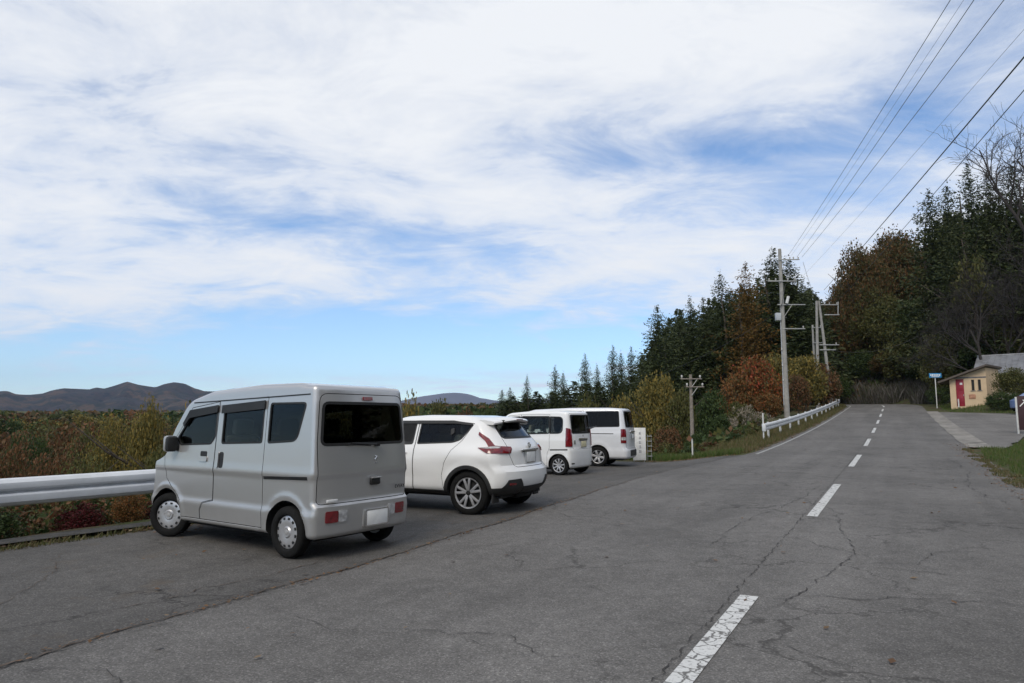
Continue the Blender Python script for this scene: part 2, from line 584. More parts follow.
def inset2d(poly, d):
    """shrink (d>0) or grow (d<0) a polygon"""
    P = [np.array(p, float) for p in poly]
    n = len(P)
    area = sum(P[i][0] * P[(i + 1) % n][1] - P[(i + 1) % n][0] * P[i][1] for i in range(n))
    sg = 1 if area > 0 else -1
    out = []
    for i in range(n):
        a = P[i] - P[i - 1]; b = P[(i + 1) % n] - P[i]
        a /= np.linalg.norm(a) + 1e-9; b /= np.linalg.norm(b) + 1e-9
        na, nb = np.array([-a[1], a[0]]) * sg, np.array([-b[1], b[0]]) * sg
        m = na + nb
        m /= max(0.4, 1 + na @ nb)
        out.append(tuple(P[i] + m * d))
    return out


def boolean(me, ops):
    """me (op) each cutter mesh in turn, without bpy.ops; ops = [(mesh, 'DIFFERENCE'|'INTERSECT'|'UNION')]"""
    o = bpy.data.objects.new('tmp_base', me)
    COL.objects.link(o)
    tmp = []
    for cm, op in ops:
        c = bpy.data.objects.new('tmp_cut', cm)
        COL.objects.link(c)
        tmp.append(c)
        md = o.modifiers.new('b', 'BOOLEAN')
        md.operation = op
        md.object = c
        md.solver = 'MANIFOLD'
    dg = bpy.context.evaluated_depsgraph_get()
    dg.update()
    res = bpy.data.meshes.new_from_object(o.evaluated_get(dg))
    for c in tmp:
        bpy.data.objects.remove(c)
    bpy.data.objects.remove(o)
    return res


def finish(me, ang=32):
    me.polygons.foreach_set('use_smooth', np.full(len(me.polygons), True, bool))
    me.set_sharp_from_angle(angle=R(ang))
    return me


def curve1(xs, ys, sm=0.04):
    """smooth lookup through the given points"""
    xs, ys = np.array(xs, float), np.array(ys, float)
    d = np.linspace(xs[0], xs[-1], 600)
    v = np.interp(d, xs, ys)
    k = max(1, int(sm * 600))
    if k > 1:
        w = np.hanning(2 * k + 3)[1:-1]
        w /= w.sum()
        vp = np.pad(v, k, mode='reflect', reflect_type='odd')
        v = np.convolve(vp, w, 'valid')
    return lambda x: np.interp(x, d, v)


# ------------------------------------------------------------------ ground
TH = R(29.3)
SN, CS = math.sin(TH), math.cos(TH)


def to_uv(X, Y): return X * SN + Y * CS, X * CS - Y * SN
def to_xy(u, v): return u * SN + v * CS, u * CS - v * SN


PU = np.array([-300, -100, -20, 6.3, 11.3, 16.3, 21.3, 26.3, 31.3, 36.3, 41.3, 46.3, 51.3, 56.3, 61.3, 66.3, 71.3, 76.3, 81.3, 86.3, 92, 100, 125, 200, 500, 13000])
PZ = np.array([-1.2, -.3, -.1, 0, .06, .12, .19, .28, .40, .56, .74, .94, 1.15, 1.38, 1.62, 1.87, 2.13, 2.40, 2.66, 2.90, 3.12, 3.3, 3.4, 5, 6, 6])
CLV = -1.2                                        # centre line runs parallel to u here


def clv(u):                                       # and bends left at the top of the rise
    return CLV - np.maximum(0, u - 82) ** 2 / 70.0


def sstep(a, b, x):
    t = np.clip((x - a) / (b - a), 0, 1)
    return t * t * (3 - 2 * t)


def rail_v(u):                                    # line of the near guardrail
    return np.interp(u, [-40, -8, 4.5, 6.3, 8.5, 11, 17, 23, 26], [-10.6, -10.15, -9.8, -9.6, -9.7, -10.1, -11.9, -13.6, -14.2])


def paved_z(u, v):
    p = np.interp(u, PU, PZ)
    l = np.interp(u, [-50, 6, 12, 18, 23, 60], [-.1, 0, -.01, -.06, -.11, -.11])
    t = sstep(-4.4, -8.2, v) * (1 - sstep(25.5, 31, u))
    return p * (1 - t) + l * t


_h = RNG.random((64, 64))


def vnoise(x, y):
    xi, yi = np.floor(x).astype(int), np.floor(y).astype(int)
    fx, fy = x - xi, y - yi
    fx, fy = fx * fx * (3 - 2 * fx), fy * fy * (3 - 2 * fy)
    g = lambda a, b: _h[a % 64, b % 64]
    return (g(xi, yi) * (1 - fx) * (1 - fy) + g(xi + 1, yi) * fx * (1 - fy) + g(xi, yi + 1) * (1 - fx) * fy + g(xi + 1, yi + 1) * fx * fy)


def fbm(x, y, o=4):
    s, a = 0, 0.5
    for k in range(o):
        s = s + a * vnoise(x * 2 ** k + 17 * k, y * 2 ** k + 31 * k)
        a *= 0.5
    return s


def lot_end_u(v):                                 # far end of the lot (a line across)
    return np.interp(v, [-14, -10, -6.5, -4.9], [24.5, 25.6, 25.4, 25.2])


def edge_v(u):                                    # where the ground breaks off to the left
    e = np.interp(u, [24, 29, 38, 48, 58, 200], [0, 0, 0, -0.8, -2.6, -3.0])
    a = rail_v(u) - 0.5
    t = sstep(25.0, 29.0, u)
    return a * (1 - t) + (np.minimum(clv(u), CLV) - 5.3 + e) * t


def ground(X, Y):
    X, Y = np.asarray(X, float), np.asarray(Y, float)
    u, v = to_uv(X, Y)
    cl = clv(np.clip(u, -1e4, 140))
    z = paved_z(u, v)
    # left: bank dropping to the valley
    d = np.maximum(0, edge_v(u) - v)
    far = np.hypot(X, Y)
    drop = 0.62 * np.minimum(d, 11) + 0.10 * np.clip(d - 11, 0, 80) + 0.02 * np.clip(d - 91, 0, 300)
    soften = 1 - 0.55 * sstep(60, 110, u) * (1 - sstep(100, 300, d))
    z = z - drop * soften
    z = z + sstep(250, 1000, d) * 13 + sstep(4, 40, d) * (fbm(X / 28, Y / 28) - 0.5) * 4 + sstep(150, 700, far) * (fbm(X / 260, Y / 260, 5) - 0.5) * 18 - sstep(1150, 2300, far) * 70
    # right: flat yard, then the wooded hill; ahead of the bend: bank and hill
    dr = np.maximum(0, v - np.where(u < 96, np.interp(u, [-50, 20, 50, 60, 84, 90, 96], [16, 16, 18, 26, 26, 14, 6]), cl + 5))
    dr = np.where(u > 96, np.maximum(0, np.minimum(v - cl - 5, (u - 96) * 0.8 + 30)), dr)
    ahead = np.maximum(0, u - 108) * sstep(-45, -15, v)
    hill = 0.42 * np.minimum(dr, 30) + 0.25 * np.minimum(ahead, 40)
    z = z + np.minimum(hill, 13) * sstep(25, 55, u)
    # grass verge on the right lifts a little, house plot higher than the road
    z = z + 0.12 * sstep(2.6, 5.5, v) * sstep(0.2, 1.6, v - yard_v(u)) * (1 - sstep(44, 50, u)) + 0.012 * np.clip(v - 6.5, 0, 20) * (1 - sstep(28, 40, u))
    z = z + 0.62 * sstep(67, 74, u + 0.75 * (v - 6)) * sstep(3.5, 8, v) * (1 - sstep(30, 50, v)) * (1 - sstep(92, 105, u))
    return z


def gz(X, Y): return float(ground(X, Y))


def axis_lines(lo, hi, step, far, grow=1.22):
    a = list(np.arange(lo, hi + 1e-6, step))
    s = step
    while a[-1] < far:
        s *= grow
        a.append(a[-1] + s)
    s = step
    while a[0] > -far:
        s *= grow
        a.insert(0, a[0] - s)
    return np.array(a)


def yard_v(u):                                    # outer edge of the paved yard
    return np.minimum(15.0, 3.3 + np.maximum(0, u - 31) / 4.6 + np.maximum(0, u - 47) * 1.1)


def in_paved(u, v):
    """1 where asphalt lies"""
    cl = clv(np.clip(u, -1e4, 140))
    left = np.where(u < 25.3, rail_v(u) + 0.35, cl - 3.5)
    left = np.where(u > lot_end_u(v), cl - 3.5, left)
    road = sstep(0.0, 0.5, v - left) * sstep(0.0, 0.5, cl + 3.45 - v)
    yard = sstep(30.5, 32, u) * sstep(0.4, -0.2, v - yard_v(u)) * (1 - sstep(67, 68.5, u + 0.75 * (v - 6))) * sstep(2.0, 2.4, v) * (1 - sstep(15, 15.5, v))
    return np.maximum(road, yard)


def grid_obj(name, U, Vv, zf, mat, keep=None):
    uu, vv = np.meshgrid(U, Vv, indexing='ij')
    X, Y = to_xy(uu, vv)
    Z = zf(X, Y, uu, vv)
    idx = np.arange(uu.size).reshape(uu.shape)
    Fq = np.stack([idx[:-1, :-1], idx[:-1, 1:], idx[1:, 1:], idx[1:, :-1]], -1).reshape(-1, 4)[:, ::-1]
    me = np_mesh(name, np.stack([X, Y, Z], -1).reshape(-1, 3), Fq, smooth=True)
    o = link(name, me, mat)
    return tag(o, kind='structure')


def terrain_z(X, Y, u, v):
    z = ground(X, Y)
    pv = in_paved(u, v)
    rough = (1 - pv) * ((fbm(X * 1.7, Y * 1.7, 3) - 0.45) * 0.07)
    return z + rough - 0.07 * pv


grid_obj('ground', axis_lines(-12, 112, 0.5, 12500), axis_lines(-20, 20, 0.5, 12500), terrain_z, M['soil'])


def strip(name, us, v0f, v1f, nv, mat, dz, kind='structure'):
    """a sheet lying on the pavement between two edges"""
    us = np.asarray(us, float)
    t = np.linspace(0, 1, nv)
    v0, v1 = np.array([v0f(u) for u in us]), np.array([v1f(u) for u in us])
    vv = v0[:, None] * (1 - t) + v1[:, None] * t
    uu = np.repeat(us[:, None], nv, 1)
    X, Y = to_xy(uu, vv)
    Z = ground(X, Y) + dz
    idx = np.arange(uu.size).reshape(uu.shape)
    Fq = np.stack([idx[:-1, :-1], idx[:-1, 1:], idx[1:, 1:], idx[1:, :-1]], -1).reshape(-1, 4)[:, ::-1]
    o = link(name, np_mesh(name, np.stack([X, Y, Z], -1).reshape(-1, 3), Fq, smooth=True), mat)
    return tag(o, kind=kind)


def wob(u, a, f, s): return a * (float(vnoise(np.array(u * f + s), np.array(s * 3.3))) - 0.5)


SEAM = lambda u: np.interp(u, [-20, 2, 6, 9, 11, 16, 20, 25.2], [-5.0, -5.0, -4.95, -5.1, -5.25, -5.6, -5.4, -4.8]) + wob(u, 0.16, 1.3, 3)
UR = np.concatenate([np.arange(-20, 30, 0.25), np.arange(30, 118, 0.5)])
road_l = lambda u: SEAM(u) if u <= 25.2 else clv(u) - 3.5 + wob(u, 0.2, 0.9, 8)
road_r = lambda u: clv(u) + 3.5 + wob(u, 0.25, 0.8, 5) * (1 if u < 31 else 0)
strip('road', UR, road_l, road_r, 28, M['road'], 0.0)


def lot_l(u): return rail_v(u) + 0.62 + wob(u, 0.18, 1.1, 12)


UL = np.arange(-20, 25.21, 0.25)
strip('parking_lot', UL, lot_l, SEAM, 20, M['lot'], 0.0)
strip('lot_kerb', UL, lambda u: rail_v(u) + 0.02, lambda u: rail_v(u) + 0.40, 4, M['kerb'], 0.035)
# house yard to the right, and the flat gutter stones between it and the road
strip('yard', np.arange(31.0, 70, 0.5), lambda u: clv(u) + 4.27, lambda u: min(float(yard_v(u)) + wob(u, 0.3, 0.9, 21), max(clv(u) + 4.4, 6 + (67.5 - u) / 0.75)), 16, M['yard'], 0.0)
for k, (a, b) in enumerate([(31.6 + 3.02 * i, 31.6 + 3.02 * i + 2.95) for i in range(13)]):
    strip('gutter_stone', np.linspace(a, b, 7), lambda u: clv(u) + 3.44 + 0.03 * math.sin(u), lambda u: clv(u) + 4.30, 4, M['gutter'] if 'gutter' in M else M.setdefault('gutter', simple('gutter_concrete', (0.215, 0.20, 0.178), rough=0.95, var=0.45, scale=2.2, bump=0.4, bscale=30)), 0.012 + 0.004 * (k % 2))

# painted lines
for k in range(-1, 9):
    a = 6.33 + 10 * k - 5
    if k == 8:
        pass
    strip('lane_marking', np.linspace(a, a + 5, 12), lambda u: clv(u) - 0.075, lambda u: clv(u) + 0.075, 3, M['mark'], 0.006)
for a, b in ((92, 96), (100, 104)):
    strip('lane_marking', np.linspace(a, b, 12), lambda u: clv(u) - 0.09, lambda u: clv(u) + 0.09, 3, M['mark'], 0.006)
strip('edge_line', np.arange(25.4, 100, 0.5), lambda u: clv(u) - 3.265, lambda u: clv(u) - 3.155, 3, M['mark_old'], 0.006)


def crack(pts, w, mat, dz=0.008, seed=0, amp=0.10, n=None):
    """a jagged crack drawn along (u, v) points"""
    rg = np.random.default_rng(seed)
    P = np.array(pts, float)
    L = np.concatenate([[0], np.cumsum(np.hypot(*np.diff(P, axis=0).T))])
    n = n or int(L[-1] / 0.07) + 3
    s = np.linspace(0, L[-1], n)
    C = np.stack([np.interp(s, L, P[:, 0]), np.interp(s, L, P[:, 1])], 1)
    nz = np.cumsum(rg.normal(0, 1, (n, 2)), 0)
    nz -= np.linspace(0, 1, n)[:, None] * nz[-1]
    nz *= amp / (np.abs(nz).max() + 1e-6)
    C = C + nz + rg.normal(0, 1, (n, 2)) * 0.012
    T = np.gradient(C, axis=0)
    T /= np.linalg.norm(T, axis=1)[:, None] + 1e-9
    Nn = np.stack([-T[:, 1], T[:, 0]], 1)
    ww = w * 0.4 * np.clip(rg.normal(0.75, 0.55, n), 0.08, 2.0) * np.clip(np.minimum(np.arange(n), np.arange(n)[::-1]) / 6, 0.15, 1)
    A, B = C + Nn * ww[:, None] / 2, C - Nn * ww[:, None] / 2
    Q = np.stack([A, B], 1).reshape(-1, 2)
    X, Y = to_xy(Q[:, 0], Q[:, 1])
    Z = ground(X, Y) + dz
    i = np.arange(n - 1) * 2
    Fq = np.stack([i, i + 1, i + 3, i + 2], 1)
    o = link('road_crack', np_mesh('road_crack', np.stack([X, Y, Z], 1), Fq), mat)
    tag(o, kind='structure')


crack([(u, SEAM(u)) for u in np.arange(0, 25, 0.5)], 0.045, M['crack_b'], seed=1, amp=0.07, n=420)
crack([(u, SEAM(u) + 0.02) for u in np.arange(0, 25, 0.5)], 0.022, M['crack'], dz=0.012, seed=2, amp=0.06, n=500)
crack([(2.5, CLV - 0.13), (30, CLV - 0.12), (60, CLV - 0.1)], 0.022, M['crack'], seed=3, amp=0.02, n=900)
crack([(6.5, -1.0), (7.0, 0.2), (7.2, 1.6), (7.3, 3.0)], 0.022, M['crack'], seed=4, amp=0.12)
crack([(8.0, -0.6), (8.1, 0.8), (7.9, 2.3), (7.8, 4.4)], 0.02, M['crack'], seed=5, amp=0.12)
crack([(6.0, -1.0), (7.5, -0.7), (8.7, -0.55), (10.3, -0.75), (12.0, -0.9)], 0.025, M['crack'], seed=6, amp=0.1)
crack([(8.1, -0.6), (8.4, 0.1), (9.2, 0.3), (9.6, 0.9)], 0.02, M['crack'], seed=7, amp=0.08)
crack([(11.3, -0.4), (11.6, 0.6), (11.2, 1.4), (11.3, 2.6)], 0.022, M['crack'], seed=8, amp=0.12)
crack([(8.3, -2.0), (9.5, -2.1), (11.5, -1.9), (13.5, -1.6), (16, -1.5)], 0.02, M['crack'], seed=9, amp=0.12)
crack([(4.4, -1.35), (4.2, -2.0), (4.4, -2.6), (4.1, -3.2)], 0.022, M['crack'], seed=10, amp=0.1)
crack([(4.2, -0.9), (4.3, -0.2), (4.5, 0.5), (4.0, 1.2)], 0.02, M['crack'], seed=11, amp=0.1)
crack([(5.2, -1.05), (4.9, -0.4), (4.4, 0.0)], 0.02, M['crack'], seed=12, amp=0.08)
crack([(9.0, -3.0), (9.4, -4.2), (10.2, -5.1)], 0.018, M['crack'], seed=13, amp=0.1)
crack([(2.3, -4.9), (2.6, -4.3), (2.4, -3.7)], 0.02, M['crack'], seed=14, amp=0.06)
crack([(4.7, -6.6), (5.2, -6.3), (5.6, -6.4), (6.2, -6.0)], 0.02, M['crack'], seed=15, amp=0.1)
crack([(3.2, -5.6), (4.6, -5.5), (6.0, -5.45), (7.5, -5.6)], 0.03, M['crack_b'], seed=16, amp=0.12)
crack([(2.6, -6.2), (4.0, -7.4), (4.6, -8.6)], 0.025, M['crack_b'], seed=17, amp=0.15)
crack([(18.5, -1.0), (18.6, 1.0), (18.4, 2.2)], 0.03, M['crack'], seed=18, amp=0.1)
crack([(14, 1.6), (17, 1.2), (21, 1.5), (26, 1.3)], 0.03, M['crack'], seed=19, amp=0.2)
crack([(28.0, -1.0), (28.3, 1.2), (28.1, 2.2)], 0.05, M['crack'], seed=20, amp=0.1)
crack([(4.2, -4.9), (3.9, -3.8), (4.3, -3.0), (4.1, -2.3)], 0.012, M['crack'], seed=21, amp=0.14)

# ------------------------------------------------------------------ mountains (far terrain)
def range_obj(name, r0, depth, sky, mat, base=-30, az_n=420, r_n=60, amp=0.5, sc=400):
    """sky: (pixel x, pixel y) of the crest line at distance r0"""
    sx, sy = np.array(sky, float).T
    a = np.arctan((sx - 512) / F_PX)
    zc = EYE + (HORIZON - sy) / F_PX * r0 * np.cos(a)
    az = np.linspace(R(-72), R(60), az_n)
    rr = np.linspace(0, 1, r_n)
    A, T = np.meshgrid(az, rr, indexing='ij')
    H = np.interp(A, a, zc)
    rad = r0 + (T - 0.62) * depth
    X, Y = rad * np.sin(A), rad * np.cos(A)
    ridge = 1 - np.abs(2 * fbm(X / sc + 3, Y / sc + 9, 5) - 1) * 1.6
    env = np.where(T < 0.62, sstep(0, 0.62, T) ** 0.8, sstep(1.25, 0.62, T))
    side = np.clip(np.abs(T - 0.62) / 0.12, 0, 1)
    # spurs running down from the crest, with gullies between them
    W_ = fbm(X / 700, Y / 700, 3) * 0.5
    spur = np.abs(2 * vnoise((A + W_) * 17 + 40, T * 2.2 + 3) - 1) * 0.7 + np.abs(2 * vnoise((A + W_) * 41 + 80, T * 5 + 7) - 1) * 0.3
    Z = base + (H - base) * env * (1 - side * amp * (0.45 * (1 - ridge) + 0.5 * (1 - spur))) + (fbm(X / 90, Y / 90, 3) - 0.45) * r0 * 0.004 * (0.3 + side)
    idx = np.arange(A.size).reshape(A.shape)
    Fq = np.stack([idx[:-1, :-1], idx[:-1, 1:], idx[1:, 1:], idx[1:, :-1]], -1).reshape(-1, 4)
    o = link(name, np_mesh(name, np.stack([X, Y, Z], -1).reshape(-1, 3), Fq, smooth=True), mat)
    return tag(o, kind='structure')


SKY1 = [(-900, 398), (-300, 388), (-80, 394), (0, 391), (8, 390.4), (17, 393.7), (31, 394.6), (43, 393.7), (53, 390.2), (65, 388), (76, 388.4), (90, 389), (96, 387.2), (105, 388.4),
        (114, 385.8), (123, 382.3), (127, 381), (139, 384.4), (156, 387.2), (165, 383.7), (174, 382), (185, 383.5), (195, 388), (205, 391), (215, 391), (235, 388), (248, 387), (262, 390), (300, 396), (360, 402), (420, 406), (520, 406), (700, 402), (1400, 402)]
SKY2 = [(-900, 402), (300, 402), (380, 402), (400, 401), (412, 398.5), (425, 396), (445, 393.2), (460, 393), (470, 394.5), (480, 398), (495, 400.5), (520, 402), (535, 398.5), (548, 399), (560, 402), (600, 402), (1400, 404)]
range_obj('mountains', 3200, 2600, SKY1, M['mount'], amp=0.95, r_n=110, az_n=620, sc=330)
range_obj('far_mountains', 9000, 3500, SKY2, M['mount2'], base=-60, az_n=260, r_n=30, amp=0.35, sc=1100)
# ------------------------------------------------------------------ vehicles
def rounded_box(lo, hi, r, cell):
    """closed rounded box between two corners: arrays of vertices and quads"""
    lo, hi = np.array(lo, float), np.array(hi, float)
    ax = []
    tk = np.tan(np.linspace(0, math.pi / 4, 5))[1:]
    for i in range(3):
        a, b = lo[i] + r, hi[i] - r
        n = max(2, int((b - a) / cell))
        mid = np.linspace(a, b, n + 1)
        ax.append(np.concatenate([a - r * tk[::-1], mid, b + r * tk]))
    ids, V, Fq = {}, [], []

    def vid(i, j, k):
        key = (i, j, k)
        if key not in ids:
            p = np.array([ax[0][i], ax[1][j], ax[2][k]])
            q = np.clip(p, lo + r, hi - r)
            d = p - q
            ln = np.linalg.norm(d)
            ids[key] = len(V)
            V.append(q + d / ln * r if ln > 1e-9 else p)
        return ids[key]
    n0, n1, n2 = (len(a) - 1 for a in ax)
    for i in range(n0):
        for j in range(n1):
            Fq.append((vid(i, j, 0), vid(i, j + 1, 0), vid(i + 1, j + 1, 0), vid(i + 1, j, 0)))
            Fq.append((vid(i, j, n2), vid(i + 1, j, n2), vid(i + 1, j + 1, n2), vid(i, j + 1, n2)))
    for i in range(n0):
        for k in range(n2):
            Fq.append((vid(i, 0, k), vid(i + 1, 0, k), vid(i + 1, 0, k + 1), vid(i, 0, k + 1)))
            Fq.append((vid(i, n1, k), vid(i, n1, k + 1), vid(i + 1, n1, k + 1), vid(i + 1, n1, k)))
    for j in range(n1):
        for k in range(n2):
            Fq.append((vid(0, j, k), vid(0, j, k + 1), vid(0, j + 1, k + 1), vid(0, j + 1, k)))
            Fq.append((vid(n0, j, k), vid(n0, j + 1, k), vid(n0, j + 1, k + 1), vid(n0, j, k + 1)))
    return np.array(V), np.array(Fq)


M['hub'] = simple('hub_grey', (0.36, 0.36, 0.36), rough=0.5, metal=0.2)


class Car:
    """a vehicle body as one smooth closed surface that panels, panes and lamps are cut from;
    x forward from the rear axle, y to the left, z up from the ground"""
    def __init__(s, rear, front, W, H, zlo, r, top, width, rear_x, plan, front_x=None, bump=None, cell=0.05, zs=0.6):
        s.rear, s.front, s.W, s.H, s.zlo, s.r, s.cell, s.zs = rear, front, W, H, zlo, r, cell, zs
        s.top, s.width, s.rear_x, s.plan, s.front_x, s.bump = top, width, rear_x, plan, front_x, bump
        s.cache = {}

    def deform(s, V):
        x, y, z = V.T.copy()
        z = np.where(z > s.zs, s.zs + (z - s.zs) * (s.top(x) - s.zs) / (s.H - s.zs), z)
        t = (x - s.rear) / (s.front - s.rear)
        yn = y / (s.W / 2)
        # rounded nose and tail in plan
        cr, cf, pw = s.plan
        wr, wf = sstep(0.16, 0.0, t), sstep(0.80, 1.0, t)
        x = x + cr * np.abs(yn) ** pw * wr - cf * np.abs(yn) ** 2.2 * wf
        x = x + s.rear_x(z) * sstep(0.30, 0.0, t)
        if s.front_x is not None:
            x = x - s.front_x(z) * sstep(0.70, 1.0, t)
        y = y * s.width(z)
        if s.bump is not None:
            y = y + np.sign(y) * s.bump(x, z) * np.clip(np.abs(yn) * 1.6 - 0.6, 0, 1)
        return np.stack([x, y, z], 1)

    def outer(s, off=0.0, mi=0):
        key = (round(off, 4), mi)
        if key in s.cache:
            return s.cache[key]
        V, Fq = rounded_box((s.rear - off, -s.W / 2 - off, s.zlo - off), (s.front + off, s.W / 2 + off, s.H + off), max(0.02, s.r + off), s.cell)
        s.cache[key] = np_mesh('shell', s.deform(V), Fq, midx=np.full(len(Fq), mi), smooth=True)
        return s.cache[key]

    def prism(s, poly, axis, a, b, mi=0):
        me = MB().prism(poly, axis, a, b).mesh('prism')
        me.polygons.foreach_set('material_index', np.full(len(me.polygons), mi, np.int32))
        return me

    def patch(s, out, thick, prisms):
        """the skin between two offsets of the body, kept inside the prism"""
        ops = [(s.outer(out - thick), 'DIFFERENCE')] + prisms
        return boolean(s.outer(out), ops)


def two(me_mat, mats):
    set_mats(me_mat, mats)
    return me_mat


def arch_cyl(c, x, R_, side, z, depth=0.34, mi=1):
    b = MB()
    n = 40
    poly = [(x + R_ * math.cos(2 * math.pi * k / n), z + R_ * math.sin(2 * math.pi * k / n)) for k in range(n)]
    y0, y1 = (c.W / 2 - depth, c.W / 2 + 0.3)
    return c.prism(poly, 'y', side * y0, side * y1, mi)


def make_wheel(parent, loc, side, rad, wid, kind, steer=0.0):
    """wheel disc (part) with its tyre (sub-part)"""
    rr = rad * {'cap': 0.66, 'spoke': 0.70, 'multi': 0.68, 'van': 0.66}[kind]
    h = wid / 2
    b = MB()
    if kind == 'cap':          # full wheel cover with a ring of slots
        b.lathe([(0.0, h - 0.012), (rr * 0.28, h - 0.008), (rr * 0.36, h - 0.022), (rr * 0.70, h - 0.012), (rr * 0.96, h - 0.028), (rr, h - 0.05), (rr, -h + 0.03), (0, -h + 0.03)], 36, 'y')
    else:
        b.lathe([(0.0, h - 0.055), (rr * 0.86, h - 0.075), (rr * 0.92, h - 0.012), (rr * 0.985, h - 0.006), (rr, h - 0.03), (rr, -h + 0.03), (0, -h + 0.03)], 36, 'y')
    nbase = len(b.bm.faces)
    s = b
    nsp = {'cap': 12, 'spoke': 5, 'multi': 9, 'van': 6}[kind]
    for k in range(nsp):
        a = 2 * math.pi * k / nsp + 0.2
        if kind == 'cap':
            rot = Matrix.Rotation(-a, 3, 'Y')
            p = rot @ Vector((rr * 0.80, h - 0.017, 0))
            s.box(p, (rr * 0.13, 0.012, rr * 0.17), rot, 0.004)
        else:
            offs = (-0.17, 0.17) if kind == 'spoke' else (0.0,)
            for o in offs:
                a0, a1 = a + o * 0.5, a + o * 1.35
                p0 = Vector((math.cos(a0) * rr * 0.16, h - 0.030, math.sin(a0) * rr * 0.16))
                p1 = Vector((math.cos(a1) * rr * 0.93, h - 0.016, math.sin(a1) * rr * 0.93))
                wd = {'spoke': 0.034, 'multi': 0.042, 'van': 0.06}[kind] * rad / 0.3
                d = (p1 - p0)
                rot = Matrix((d.normalized(), Vector((0, 1, 0)), d.normalized().cross(Vector((0, 1, 0))))).transposed()
                s.box((p0 + p1) / 2, (d.length, 0.03, wd), rot, 0.006)
    if kind != 'cap':
        s.lathe([(rr * 0.90, h - 0.02), (rr * 0.93, h - 0.008), (rr * 0.995, h - 0.004), (rr * 1.0, h - 0.02)], 36, 'y')
    b.bm.faces.ensure_lookup_table()
    for i, f_ in enumerate(b.bm.faces):
        f_.material_index = 0 if i < nbase else 1
    me = b.mesh('wheel', 30)
    w = link('wheel', me, [M['alloy'], M['alloy_d']] if kind == 'cap' else [M['alloy_d'], M['alloy']], parent)
    w.location = loc
    w.rotation_euler = (0, 0, (0 if side > 0 else math.pi) + steer)
    if kind == 'cap':
        MB().lathe([(0, h - 0.003), (rr * 0.14, h - 0.006), (rr * 0.16, h - 0.012)], 16, 'y').build('hub_cap', M['hub'], w)
    else:
        MB().lathe([(0, h - 0.006), (rr * 0.15, h - 0.010), (rr * 0.18, h - 0.04)], 16, 'y').build('hub_cap', M['alloy'] if kind != 'spoke' else M['alloy_d'], w)
    t = MB()
    t.lathe([(rr * 0.97, h - 0.03), (rr * 1.02, h - 0.004), (rr * 1.12, h + 0.004), (rad * 0.93, h - 0.004), (rad * 0.985, h - 0.022), (rad, h - 0.045), (rad, -h + 0.045),
             (rad * 0.985, -h + 0.022), (rad * 0.93, -h + 0.004), (rr * 1.1, -h), (rr * 0.97, -h + 0.03)], 44, 'y')
    for k in range(4):      # tread grooves
        pass
    t.build('tyre', M['tyre'], w, 50)
    return w


